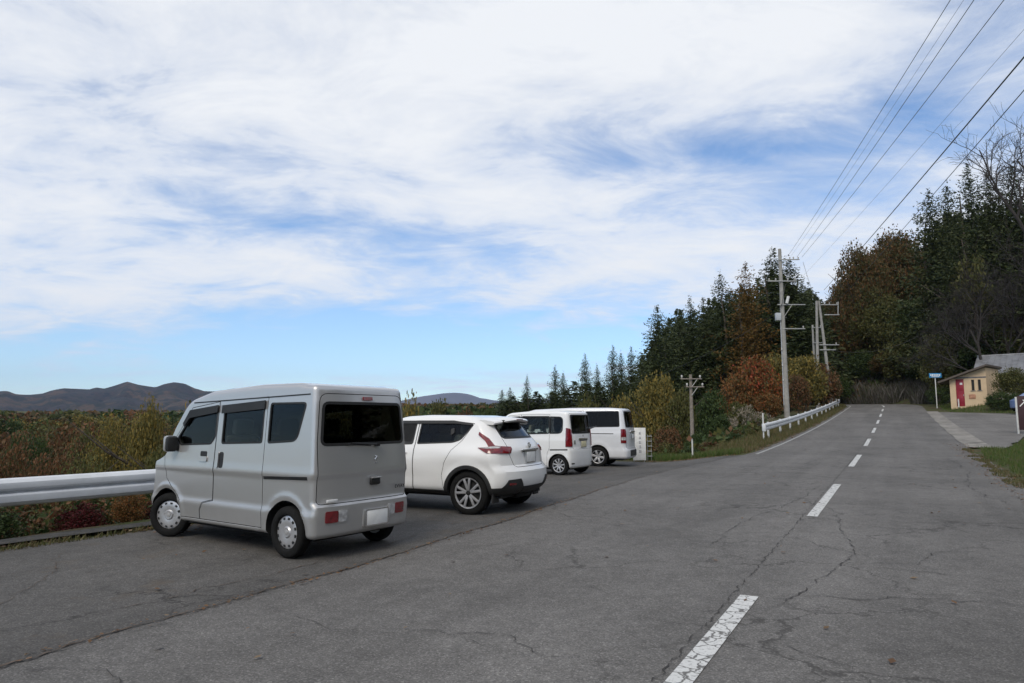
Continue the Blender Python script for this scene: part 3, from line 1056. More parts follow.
def car_common(c, root, pm, wheels, R_arch, side_windows, rear_window, doors, zfl, gl, gl_r, hatch=None, inner_off=-0.055, gap=0.008):
    """cut body, doors, hatch and panes. side_windows: {name: polygon}; doors: [(part name, polygon, [window names])]"""
    mats = [pm, M['under']]
    cav = boolean(c.outer(inner_off, 1), [(c.prism([(-3, zfl), (6, zfl), (6, 4), (-3, 4)], 'y', -2, 2, 1), 'INTERSECT')])
    arches = [arch_cyl(c, x, R_arch, sd, z) for (x, z) in wheels for sd in (1, -1)]
    wins = [(c.prism(p, 'y', sd * 0.35, sd * 1.3, 1)) for p in side_windows.values() for sd in (1, -1)]
    holes = [(a, 'DIFFERENCE') for a in arches] + [(w_, 'DIFFERENCE') for w_ in wins]
    wind = []
    if rear_window:
        wind = [(c.prism(rear_window, 'x', c.rear - 1, c.rear + 0.75, 1), 'DIFFERENCE')]
    cut = []
    for nm, poly, sides in doors:
        for sd in sides:
            cut.append((c.prism(inset2d(poly, -gap / 2), 'y', sd * (c.W / 2 - 0.28), sd * 1.4, 1), 'DIFFERENCE'))
    if hatch:
        cut.append((c.prism(inset2d(hatch, -gap / 2), 'x', c.rear - 1, c.rear + hatch_depth(c), 1), 'DIFFERENCE'))
    body = boolean(c.outer(), [(cav, 'DIFFERENCE')] + holes + wind + cut)
    link('body', two(finish(body), mats), None, root)
    parts = {}
    for nm, poly, sides in doors:
        for sd in sides:
            d = boolean(c.outer(), [(cav, 'DIFFERENCE'), (c.prism(inset2d(poly, gap / 2), 'y', sd * (c.W / 2 - 0.28), sd * 1.4, 1), 'INTERSECT')] + holes)
            parts[(nm, sd)] = link(nm, two(finish(d), mats), None, root)
    if hatch:
        d = boolean(c.outer(), [(cav, 'DIFFERENCE'), (c.prism(inset2d(hatch, gap / 2), 'x', c.rear - 1, c.rear + hatch_depth(c), 1), 'INTERSECT')] + holes + wind)
        parts['hatch'] = link('tailgate', two(finish(d), mats), None, root)
    for nm, p in side_windows.items():
        for sd in (1, -1):
            par = root
            for dn, poly, sides in doors:
                if nm in dn_win.get(dn, ()) and sd in sides:
                    par = parts[(dn, sd)]
            g = c.patch(-0.012, 0.006, [(c.prism(inset2d(p, -0.004), 'y', sd * 0.35, sd * 1.3), 'INTERSECT')])
            link('side_window', finish(g), gl.get(nm, M['glass_d']), par)
            e = c.patch(0.003, 0.022, [(c.prism(inset2d(p, -0.012), 'y', sd * 0.35, sd * 1.3), 'INTERSECT'), (c.prism(inset2d(p, 0.010), 'y', sd * 0.3, sd * 1.4), 'DIFFERENCE')])
            link('window_seal', finish(e), M['dark'], par)
    if rear_window:
        par = parts.get('hatch', root)
        g = c.patch(-0.008, 0.006, [(c.prism(inset2d(rear_window, -0.004), 'x', c.rear - 1, c.rear + 0.75), 'INTERSECT')])
        link('rear_window', finish(g), gl_r, par)
        e = c.patch(0.002, 0.02, [(c.prism(inset2d(rear_window, -0.014), 'x', c.rear - 1, c.rear + 0.75), 'INTERSECT'), (c.prism(inset2d(rear_window, 0.018), 'x', c.rear - 1, c.rear + 0.8), 'DIFFERENCE')])
        link('window_seal', finish(e), M['dark'], par)
    # floor and wheel wells read dark
    u = MB().box(((c.rear + c.front) / 2, 0, c.zlo + 0.02), (c.front - c.rear - 0.5, c.W - 0.36, 0.14))
    u.build('underbody', M['under'], root)
    return parts


def hatch_depth(c): return c.hd


def seat(root, x, y, z, m, w=0.46):
    b = MB()
    b.box((x + 0.22, y, z + 0.10), (0.48, w, 0.16), None, 0.05)
    b.box((x - 0.03, y, z + 0.42), (0.14, w, 0.62), Matrix.Rotation(R(-12), 3, 'Y'), 0.05)
    b.box((x - 0.12, y, z + 0.84), (0.10, w * 0.58, 0.20), Matrix.Rotation(R(-8), 3, 'Y'), 0.04)
    b.build('seat', m, root)


def lamp(c, root, name, poly, mat, out=0.006, thick=0.03, axis='x', sides=(1,), x1=0.6):
    for sd in sides:
        if axis == 'x':
            p = [(sd * a, b) for a, b in poly]
            cut = c.prism(p, 'x', c.rear - 1, c.rear + x1)
        else:
            cut = c.prism(poly, 'y', sd * 0.3, sd * 1.4)
        g = c.patch(out, thick, [(cut, 'INTERSECT')])
        o = link(name, finish(g), mat, root)
    return o


def side_strip(c, root, name, poly, mat, out=0.004, thick=0.02, sides=(1, -1), y0=0.56):
    for sd in sides:
        g = c.patch(out, thick, [(c.prism(poly, 'y', sd * y0 * c.W / 1.475, sd * 1.4), 'INTERSECT')])
        o = link(name, finish(g), mat, root)
    return o


def text_part(txt, size, mat, parent, loc, rot, name='lettering', extrude=0.002):
    cu = bpy.data.curves.new(name, 'FONT')
    cu.body = txt
    cu.size = size
    cu.extrude = extrude
    cu.align_x = 'CENTER'
    cu.align_y = 'CENTER'
    o = bpy.data.objects.new(name, cu)
    COL.objects.link(o)
    dg = bpy.context.evaluated_depsgraph_get()
    dg.update()
    me = bpy.data.meshes.new_from_object(o.evaluated_get(dg))
    bpy.data.objects.remove(o)
    t = link(name, me, mat, parent)
    t.location = loc
    t.rotation_euler = rot
    return t


REAR_ROT = (R(90), 0, R(-90))          # lettering that faces backwards (-x)


def licence_plate(root, x, y, z, mat, tilt=0, big=True, parent=None):
    p = parent or root
    b = MB()
    b.box((0, 0, 0), (0.012, 0.33, 0.165), None, 0.006)
    o = b.build('licence_plate', mat, p)
    o.location = (x, y, z)
    o.rotation_euler = (0, R(tilt), 0)
    MB().box((-0.004, 0, 0), (0.01, 0.345, 0.18), None, 0.003)
    fr = MB()
    for s_ in (1, -1):
        fr.box((0.002, 0, s_ * 0.088), (0.02, 0.35, 0.012))
        fr.box((0.002, s_ * 0.172, 0), (0.02, 0.012, 0.164))
    fr.build('plate_frame', M['chrome'], o)
    return o


def mirror(root, x, y, z, sd, pm, cap=None):
    b = MB()
    b.box((0, 0, 0), (0.09, 0.15, 0.20), None, 0.04)
    m = b.build('door_mirror', pm, root)
    m.location = (x, sd * (y + 0.10), z)
    m.rotation_euler = (0, 0, sd * R(-12))
    if cap:
        MB().box((0.03, sd * 0.012, 0.0), (0.075, 0.155, 0.205), None, 0.035).build('mirror_cap', cap, m)
    MB().box((-0.042, 0, 0), (0.02, 0.12, 0.16), None, 0.008).build('mirror_glass', M['dark'], m)
    MB().box((0.0, -sd * 0.11, -0.06), (0.06, 0.12, 0.06), None, 0.02).build('mirror_arm', M['dark'], m)
    return m


def wiper(parent, x, y, z, dy, dz, dx=0.0):
    b = MB()
    b.tube([(x, y, z), (x - 0.03, y + dy * 0.1, z + 0.01), (x - 0.02 + dx, y + dy, z + dz)], [0.016, 0.011, 0.006], 6)
    b.tube([(x - 0.012 + dx * .3, y + dy * 0.25, z + dz * 0.25 - 0.012), (x - 0.012 + dx, y + dy * 1.15, z + dz - 0.012)], 0.008, 6)
    return b.build('wiper', M['dark'], parent)


dn_win = {}

# ---------- silver micro van, nearest
def silver_van():
    global dn_win
    root = empty('microvan', (-2.08, 8.28, 0.0), R(145.5),
                 'silver high roof micro van with dark rear glass, nearest vehicle, by the guardrail', 'van', 'vehicles parked on the roadside lot')
    root.location.z = gz(-2.5, 8.8) + 0.0
    c = Car(-0.53, 3.01, 1.475, 1.925, 0.235, 0.055,
            top=curve1([-0.6, -0.38, -0.2, 0.6, 1.6, 2.02, 2.12, 2.62, 2.72, 3.2], [1.89, 1.90, 1.925, 1.925, 1.865, 1.765, 1.70, 1.13, 1.05, 0.90], 0.016),
            width=curve1([0.1, 0.3, 0.47, 0.50, 0.53, 0.60, 0.85, 0.885, 0.91, 1.0, 1.2, 1.62, 1.8, 1.95], [0.965, 0.978, 1.000, 0.998, 0.979, 0.980, 0.988, 1.004, 1.005, 0.993, 0.978, 0.945, 0.925, 0.91], 0.005),
            rear_x=curve1([0.2, 0.57, 0.61, 0.88, 0.91, 0.95, 1.25, 1.7, 1.95], [0.02, 0.0, 0.042, 0.038, 0.024, 0.027, 0.05, 0.085, 0.12], 0.005),
            plan=(0.06, 0.20, 4.0),
            front_x=curve1([0.2, 0.5, 0.9, 1.1, 2], [0.06, 0.0, 0.05, 0.1, 0.1], 0.03),
            bump=lambda x, z: 0.012 * np.exp(-((np.hypot(x, z - 0.28) - 0.385) / 0.035) ** 2) + 0.012 * np.exp(-((np.hypot(x - 2.43, z - 0.28) - 0.385) / 0.035) ** 2), cell=0.028)
    c.hd = 0.2
    c.bump_w = None
    wins = {'quarter': fillet([(-0.25, 1.695), (-0.13, 1.28), (0.37, 1.25), (0.37, 1.695)], [0.05, 0.09, 0.03, 0.03]),
            'slide': fillet([(0.49, 1.25), (1.27, 1.225), (1.27, 1.64), (0.49, 1.69)], 0.03),
            'front': fillet([(1.50, 1.215), (2.17, 1.19), (2.25, 1.27), (1.97, 1.58), (1.42, 1.635), (1.42, 1.30)], [0.03, 0.03, 0.03, 0.06, 0.03, 0.03])}
    sd_poly = [(0.43, 0.295), (1.66, 0.295), (1.66, 0.40), (1.60, 0.49), (1.40, 0.53), (1.385, 1.74), (0.43, 1.775)]
    fd_poly = [(1.67, 0.295), (2.10, 0.295), (2.10, 0.5), (2.45, 0.75), (2.52, 1.04), (2.20, 1.38), (1.98, 1.66), (1.395, 1.73), (1.41, 0.54), (1.61, 0.50), (1.67, 0.41)]
    dn_win = {'sliding_door': ('slide',), 'front_door': ('front',)}
    hatch = fillet([(-0.68, 0.60), (0.68, 0.60), (0.68, 1.25), (0.63, 1.80), (-0.63, 1.80), (-0.68, 1.25)], [0.05, 0.05, 0.1, 0.1, 0.1, 0.1])
    rw = fillet([(-0.635, 1.235), (0.635, 1.235), (0.595, 1.70), (-0.595, 1.70)], 0.07)
    parts = car_common(c, root, M['silver'], [(0, 0.28), (2.43, 0.28)], 0.345, wins, rw, [('sliding_door', sd_poly, (1, -1)), ('front_door', fd_poly, (1, -1))], 0.55,
                       {'quarter': M['glass_d'], 'slide': M['glass_m'], 'front': M['glass_l']}, M['glass_d'], hatch)
    h = parts['hatch']
    # window visors
    for poly, mt in (([(1.39, 1.60), (1.99, 1.53), (2.10, 1.42), (2.13, 1.46), (2.00, 1.63), (1.39, 1.69)], M['dark']), ([(0.46, 1.635), (1.30, 1.585), (1.30, 1.685), (0.46, 1.735)], M['dark'])):
        side_strip(c, root, 'window_visor', poly, mt, 0.028, 0.012)
    # roof gutter line, slide rail, sill
    side_strip(c, root, 'drip_rail', [(-0.30, 1.785), (1.96, 1.715), (1.96, 1.730), (-0.30, 1.80)], M['dark'], 0.004, 0.015, y0=0.64)
    side_strip(c, root, 'slide_rail', [(-0.355, 0.862), (0.41, 0.838), (0.41, 0.872), (-0.355, 0.897)], M['dark'], 0.004, 0.02, y0=0.705)
    side_strip(c, root, 'door_sill', [(0.45, 0.26), (2.05, 0.26), (2.05, 0.285), (0.45, 0.285)], M['silver'], 0.012, 0.03)
    # bumper seam is a groove: dark band under the tailgate
    for sd in (1, -1):
        g = c.patch(0.003, 0.02, [(c.prism([(sd * 0.30, 0.385), (sd * 0.60, 0.385), (sd * 0.60, 0.535), (sd * 0.30, 0.535)], 'x', -1.4, 0.1), 'INTERSECT')])
        link('lamp_bezel', finish(g), M['silver'], root)
        lamp(c, root, 'tail_lamp', fillet([(0.44, 0.40), (0.60, 0.40), (0.60, 0.525), (0.44, 0.525)], 0.02), M['red'], 0.012, 0.03, sides=(sd,), x1=0.2)
        lamp(c, root, 'reverse_lamp', fillet([(0.315, 0.40), (0.432, 0.40), (0.432, 0.525), (0.315, 0.525)], 0.02), M['clear'], 0.010, 0.03, sides=(sd,), x1=0.2)
        mirror(root, 2.25, 0.70, 1.20, sd, M['dark'], M['silver'])
        # door handles: dark recess and silver grip
        for dn, xx, zz, mt in (('front_door', 1.63, 1.06, 0), ('sliding_door', 1.28, 1.03, 1)):
            p = parts[(dn, sd)]
            if mt == 0:
                side_strip(c, p, 'handle_recess', fillet([(xx - 0.07, zz - 0.005), (xx + 0.07, zz - 0.005), (xx + 0.07, zz + 0.06), (xx - 0.07, zz + 0.06)], 0.02), M['dark'], 0.003, 0.02, (sd,))
                side_strip(c, p, 'door_handle', fillet([(xx - 0.085, zz - 0.065), (xx + 0.085, zz - 0.065), (xx + 0.085, zz - 0.003), (xx - 0.085, zz - 0.003)], 0.02), M['silver'], 0.016, 0.03, (sd,))
            else:
                side_strip(c, p, 'handle_recess', fillet([(xx - 0.07, zz - 0.10), (xx + 0.015, zz - 0.10), (xx + 0.015, zz + 0.09), (xx - 0.07, zz + 0.09)], 0.03), M['dark'], 0.003, 0.02, (sd,))
                side_strip(c, p, 'door_handle', fillet([(xx + 0.018, zz - 0.10), (xx + 0.06, zz - 0.10), (xx + 0.06, zz + 0.09), (xx + 0.018, zz + 0.09)], 0.02), M['silver'], 0.016, 0.03, (sd,))
    # tailgate handle, badge, lettering, brake light, wiper
    MB().box((-0.500, -0.12, 0.80), (0.05, 0.15, 0.085), None, 0.02).build('handle_recess', M['dark'], h)
    MB().box((-0.527, -0.12, 0.845), (0.03, 0.15, 0.018), None, 0.006).build('tailgate_handle', M['silver'], h)
    bd = MB()
    for pts in ([(0.035, 0.05), (-0.03, 0.05), (0.03, 0.0)], [(0.03, 0.0), (-0.03, -0.05), (0.035, -0.05)], [(-0.03, 0.05), (0.03, 0.0)], [(0.03, 0.0), (-0.03, -0.05)]):
        bd.tube([(0, a, b) for a, b in pts], 0.009, 6)
    o = bd.build('badge', M['chrome'], h)
    o.scale = (1, 0.6, 0.75) if 'microvan' in root.name else (1, 1, 1)
    o.location = (-0.497, -0.13, 1.05)
    text_part('EVERY', 0.06, M['dark'], h, (-0.517, -0.52, 0.715), REAR_ROT)
    MB().box((-0.513, 0.52, 0.635), (0.012, 0.15, 0.03), None, 0.004).build('sticker', M['plate'], h)
    lamp(c, root, 'brake_light', fillet([(-0.10, 1.735), (0.04, 1.735), (0.04, 1.775), (-0.10, 1.775)], 0.008), M['red'], 0.018, 0.03, x1=0.3)
    wiper(h, -0.500, -0.14, 1.215, 0.40, 0.035, 0.01)
    MB().lathe([(0.0, 0.0), (0.035, 0.004), (0.04, 0.03)], 12).build('wiper_base', M['dark'], h).location = (-0.505, -0.14, 1.20)
    rec = MB().box((-0.512, -0.12, 0.40), (0.04, 0.40, 0.20), None, 0.015).build('plate_recess', M['silver'], root)
    licence_plate(root, -0.551, -0.12, 0.40, M['plate'])
    # interior
    for y in (0.33, -0.33):
        seat(root, 1.55, y, 0.58, M['seatc'])
        seat(root, 0.65, y, 0.58, M['seatc'])
    sw = MB()
    sw.tube([(2.08 + 0.10 * math.sin(a), -0.33 + 0.18 * math.cos(a), 1.13 + 0.15 * math.sin(a)) for a in np.linspace(0, 2 * math.pi, 20)], 0.014, 6, cap=False)
    sw.build('steering_wheel', M['dark'], root)
    for (x, st) in ((0, 0), (2.43, R(25))):
        for sd in (1, -1):
            make_wheel(root, (x, sd * 0.645, 0.28), sd, 0.28, 0.15, 'cap', st)
    ax = MB().tube([(0, -0.6, 0.28), (0, 0.6, 0.28)], 0.05, 8)
    ax.tube([(-0.30, 0.25, 0.25), (0.5, 0.25, 0.27)], 0.03, 8)
    ax.build('rear_axle', M['under'], root)
    # windscreen (faces away)
    ws = c.patch(0.004, 0.012, [(c.prism([(1.95, 1.80), (2.56, 1.12), (3.0, 1.3), (2.5, 2.2)], 'y', -0.60, 0.60), 'INTERSECT')])
    link('windscreen', finish(ws), M['dark'], root)
    for sd in (1, -1):
        lamp_f = c.patch(0.006, 0.02, [(c.prism(fillet([(sd * 0.40, 0.62), (sd * 0.64, 0.62), (sd * 0.64, 0.85), (sd * 0.46, 0.85)], 0.03), 'x', 2.6, 4), 'INTERSECT')])
        link('headlight', finish(lamp_f), M['clear'], root)
    return root


silver_van()


def arc_band(x, z, r0, r1, a0, a1, n=22):
    A = np.linspace(R(a0), R(a1), n)
    return [(x + r1 * math.cos(a), z + r1 * math.sin(a)) for a in A] + [(x + r0 * math.cos(a), z + r0 * math.sin(a)) for a in A[::-1]]


# ---------- white crossover with black arches
def crossover():
    global dn_win
    root = empty('crossover_car', (-0.30, 11.72, gz(-0.8, 12.4)), R(153),
                 'white rounded crossover with black wheel arches and boomerang tail lamps, beside the silver van', 'car', 'vehicles parked on the roadside lot')
    c = Car(-0.77, 3.43, 1.765, 1.575, 0.315, 0.12,
            top=curve1([-0.8, -0.7, -0.3, 0.2, 0.9, 1.4, 2.0, 2.45, 2.62, 3.6], [1.49, 1.505, 1.54, 1.562, 1.57, 1.545, 1.37, 1.11, 1.06, 0.88], 0.03),
            width=curve1([0.1, 0.3, 0.5, 0.62, 0.85, 1.0, 1.1, 1.3, 1.5, 1.7], [0.93, 0.95, 0.985, 0.99, 0.985, 0.955, 0.90, 0.815, 0.73, 0.66], 0.02),
            rear_x=curve1([0.1, 0.3, 0.45, 0.55, 0.70, 0.76, 0.90, 1.0, 1.06, 1.2, 1.5, 1.7], [0.16, 0.10, 0.02, 0.0, 0.01, 0.09, 0.11, 0.11, 0.14, 0.26, 0.50, 0.62], 0.012),
            plan=(0.20, 0.36, 2.7),
            front_x=curve1([0.2, 0.5, 0.9, 1.1, 2], [0.08, 0.0, 0.08, 0.1, 0.1], 0.03),
            bump=lambda x, z: 0.030 * np.exp(-((np.hypot(x, z - 0.33) - 0.42) / 0.07) ** 2) + 0.030 * np.exp(-((np.hypot(x - 2.53, z - 0.33) - 0.42) / 0.07) ** 2)
            + 0.05 * np.exp(-((x + 0.05) / 0.5) ** 2 - ((z - 0.92) / 0.14) ** 2) + 0.04 * np.exp(-((x - 2.5) / 0.5) ** 2 - ((z - 0.88) / 0.13) ** 2)
            - 0.02 * np.exp(-((x - 1.2) / 0.6) ** 2 - ((z - 0.55) / 0.12) ** 2), cell=0.05)
    c.hd = 0.5
    wins = {'rear': fillet([(0.02, 1.405), (0.20, 1.175), (0.34, 1.13), (1.02, 1.10), (1.02, 1.445), (0.5, 1.445)], [0.02, 0.05, 0.05, 0.02, 0.02, 0.05]),
            'front': fillet([(1.12, 1.095), (2.10, 1.06), (1.72, 1.36), (1.45, 1.44), (1.12, 1.445)], 0.03)}
    rd = [(0.44, 0.345), (1.06, 0.345), (1.06, 1.475), (0.45, 1.475), (0.0, 1.43), (0.17, 1.16), (0.33, 1.0), (0.45, 0.80), (0.50, 0.6)]
    fd = [(1.07, 0.345), (2.05, 0.345), (2.06, 0.75), (2.22, 1.03), (1.75, 1.385), (1.46, 1.465), (1.07, 1.475)]
    dn_win = {'rear_door': ('rear',), 'front_door': ('front',)}
    hatch = fillet([(-0.50, 0.745), (0.50, 0.745), (0.60, 0.98), (0.54, 1.2), (0.50, 1.46), (-0.50, 1.46), (-0.54, 1.2), (-0.60, 0.98)], 0.06)
    rw = fillet([(-0.535, 1.20), (0.535, 1.20), (0.47, 1.455), (-0.47, 1.455)], 0.06)
    parts = car_common(c, root, M['white'], [(0, 0.335), (2.53, 0.335)], 0.385, wins, rw, [('rear_door', rd, (1, -1)), ('front_door', fd, (1, -1))], 0.62,
                       {'rear': M['glass_m'], 'front': M['glass_l']}, M['glass_d'], hatch)
    h = parts['hatch']
    for wx in (0, 2.53):
        side_strip(c, root, 'arch_trim', arc_band(wx, 0.335, 0.383, 0.445, -22, 200), M['trim'], 0.020, 0.05)
    side_strip(c, root, 'sill_trim', [(0.43, 0.28), (2.10, 0.28), (2.10, 0.365), (0.43, 0.365)], M['trim'], 0.018, 0.05)
    side_strip(c, root, 'window_visor', fillet([(0.03, 1.40), (0.34, 1.43), (1.42, 1.425), (1.75, 1.33), (1.76, 1.37), (1.45, 1.475), (0.40, 1.480), (0.02, 1.43)], 0.01), M['dark'], 0.022, 0.012, y0=0.4)
    # dark rear bumper skirt with raised ends
    g = c.patch(0.008, 0.03, [(c.prism([(-1.0, 0.20), (1.0, 0.20), (1.0, 0.43), (0.80, 0.44), (0.72, 0.56), (0.46, 0.57), (0.36, 0.44), (-0.36, 0.44), (-0.46, 0.57), (-0.72, 0.56), (-0.80, 0.44), (-1.0, 0.43)], 'x', -2, -0.37), 'INTERSECT')])
    link('bumper_skirt', finish(g), M['trim'], root)
    g = c.patch(0.016, 0.03, [(c.prism(fillet([(-0.30, 0.30), (0.30, 0.30), (0.36, 0.42), (-0.36, 0.42)], 0.03), 'x', -2, -0.3), 'INTERSECT')])
    link('bumper_insert', finish(g), M['dark'], root)
    for sd in (1, -1):
        lamp(c, root, 'reflector', fillet([(0.56, 0.475), (0.70, 0.475), (0.69, 0.51), (0.57, 0.51)], 0.015), M['red'], 0.014, 0.03, sides=(sd,))
        poly = [(-0.16, 1.055), (-0.34, 0.975), (-0.60, 0.965), (-0.60, 1.065), (-0.42, 1.09), (-0.30, 1.20), (-0.12, 1.30), (-0.12, 1.25), (-0.26, 1.16), (-0.345, 1.07)]
        g = c.patch(0.018, 0.05, [(c.prism(poly, 'y', sd * 0.52, sd * 1.4), 'INTERSECT')])
        tl = link('tail_lamp', finish(g), M['red'], root)
        g = c.patch(0.022, 0.03, [(c.prism([(-0.17, 1.052), (-0.34, 1.045), (-0.50, 1.05), (-0.50, 1.075), (-0.40, 1.080), (-0.33, 1.065)], 'y', sd * 0.52, sd * 1.4), 'INTERSECT')])
        link('turn_lens', finish(g), M['clear'], tl)
        mirror(root, 1.92, 0.80, 1.10, sd, M['white'])
        side_strip(c, parts[('front_door', sd)], 'door_handle', fillet([(1.20, 0.935), (1.42, 0.935), (1.42, 0.965), (1.20, 0.965)], 0.014), M['white'], 0.03, 0.04, (sd,))
        side_strip(c, parts[('rear_door', sd)], 'door_handle', fillet([(0.34, 1.28), (0.40, 1.24), (0.42, 1.34), (0.36, 1.36)], 0.014), M['dark'], 0.012, 0.02, (sd,), 0.4)
        g = c.patch(0.01, 0.03, [(c.prism(fillet([(3.0, 0.80), (3.4, 0.62), (3.4, 0.78), (3.0, 0.92)], 0.03), 'y', sd * 0.5, sd * 1.4), 'INTERSECT')])
        link('headlight', finish(g), M['clear'], root)
    # roof spoiler over the rear glass
    sp = MB()
    sec = [(0.10, 1.548), (-0.20, 1.545), (-0.46, 1.515), (-0.485, 1.49), (-0.45, 1.462), (-0.05, 1.475)]
    rows = []
    for y in np.linspace(-0.61, 0.61, 17):
        k = 1 - 0.30 * abs(y / 0.61) ** 3
        dz = -0.055 * (y / 0.61) ** 2
        rows.append([sp.bm.verts.new((0.02 + (x - 0.02) * k, y, z + dz)) for x, z in sec])
    for r0, r1 in zip(rows, rows[1:]):
        for k in range(len(sec)):
            sp.bm.faces.new((r0[k], r0[(k + 1) % len(sec)], r1[(k + 1) % len(sec)], r1[k]))
    sp.bm.faces.new(rows[0]); sp.bm.faces.new(rows[-1][::-1])
    spo = sp.build('roof_spoiler', M['white'], root, 40)
    MB().box((-0.29, 0, 1.462), (0.26, 0.94, 0.05), None, 0.006).build('spoiler_underside', M['dark'], spo)
    MB().box((-0.478, 0, 1.492), (0.02, 0.22, 0.018), None, 0.004).build('brake_light', M['red'], spo)
    # tailgate trim and plate
    MB().box((-0.668, 0, 1.005), (0.03, 0.62, 0.03), None, 0.008).build('chrome_strip', M['chrome'], h)
    MB().box((-0.664, 0, 0.985), (0.02, 0.50, 0.02)).build('handle_gap', M['dark'], h)
    bd = MB()
    bd.lathe([(0.030, -0.006), (0.044, -0.006), (0.044, 0.006), (0.030, 0.006)], 20)
    bd.box((0, 0, 0), (0.012, 0.11, 0.02))
    o = bd.build('badge', M['chrome'], h)
    o.scale = (1, 0.6, 0.75) if 'microvan' in root.name else (1, 1, 1)
    o.location = (-0.655, 0, 1.075)
    o.rotation_euler = (0, R(-80), 0)
    licence_plate(root, -0.682, 0, 0.89, M['plate'], parent=h)
    wiper(h, -0.52, -0.02, 1.195, -0.34, 0.03, 0.02)
    MB().lathe([(0.0, 0.0), (0.028, 0.002), (0.03, 0.01)], 14).build('sticker', M['plate'], h)
    st = h.children[-1]
    st.location = (-0.50, 0.34, 1.225); st.rotation_euler = (0, R(-60), 0)
    for y in (0.36, -0.36):
        seat(root, 1.35, y, 0.52, M['seatc'], 0.5)
        seat(root, 0.45, y, 0.52, M['seatc'], 0.5)
    for x in (0, 2.53):
        for sd in (1, -1):
            make_wheel(root, (x, sd * 0.775, 0.345), sd, 0.345, 0.205, 'spoke')
    ax = MB().tube([(0, -0.7, 0.32), (0, 0.7, 0.32)], 0.05, 8)
    ax.box((-0.42, 0.0, 0.30), (0.3, 0.5, 0.14), None, 0.04)
    ax.build('rear_axle', M['under'], root)
    for sd in (1, -1):
        MB().box((-0.42, sd * 0.74, 0.30), (0.03, 0.2, 0.2), None, 0.006).build('mud_flap', M['trim'], root)
    ws = c.patch(0.004, 0.012, [(c.prism([(1.55, 1.56), (2.44, 1.13), (2.6, 1.3), (1.6, 1.8)], 'y', -0.58, 0.58), 'INTERSECT')])
    link('windscreen', finish(ws), M['dark'], root)


crossover()


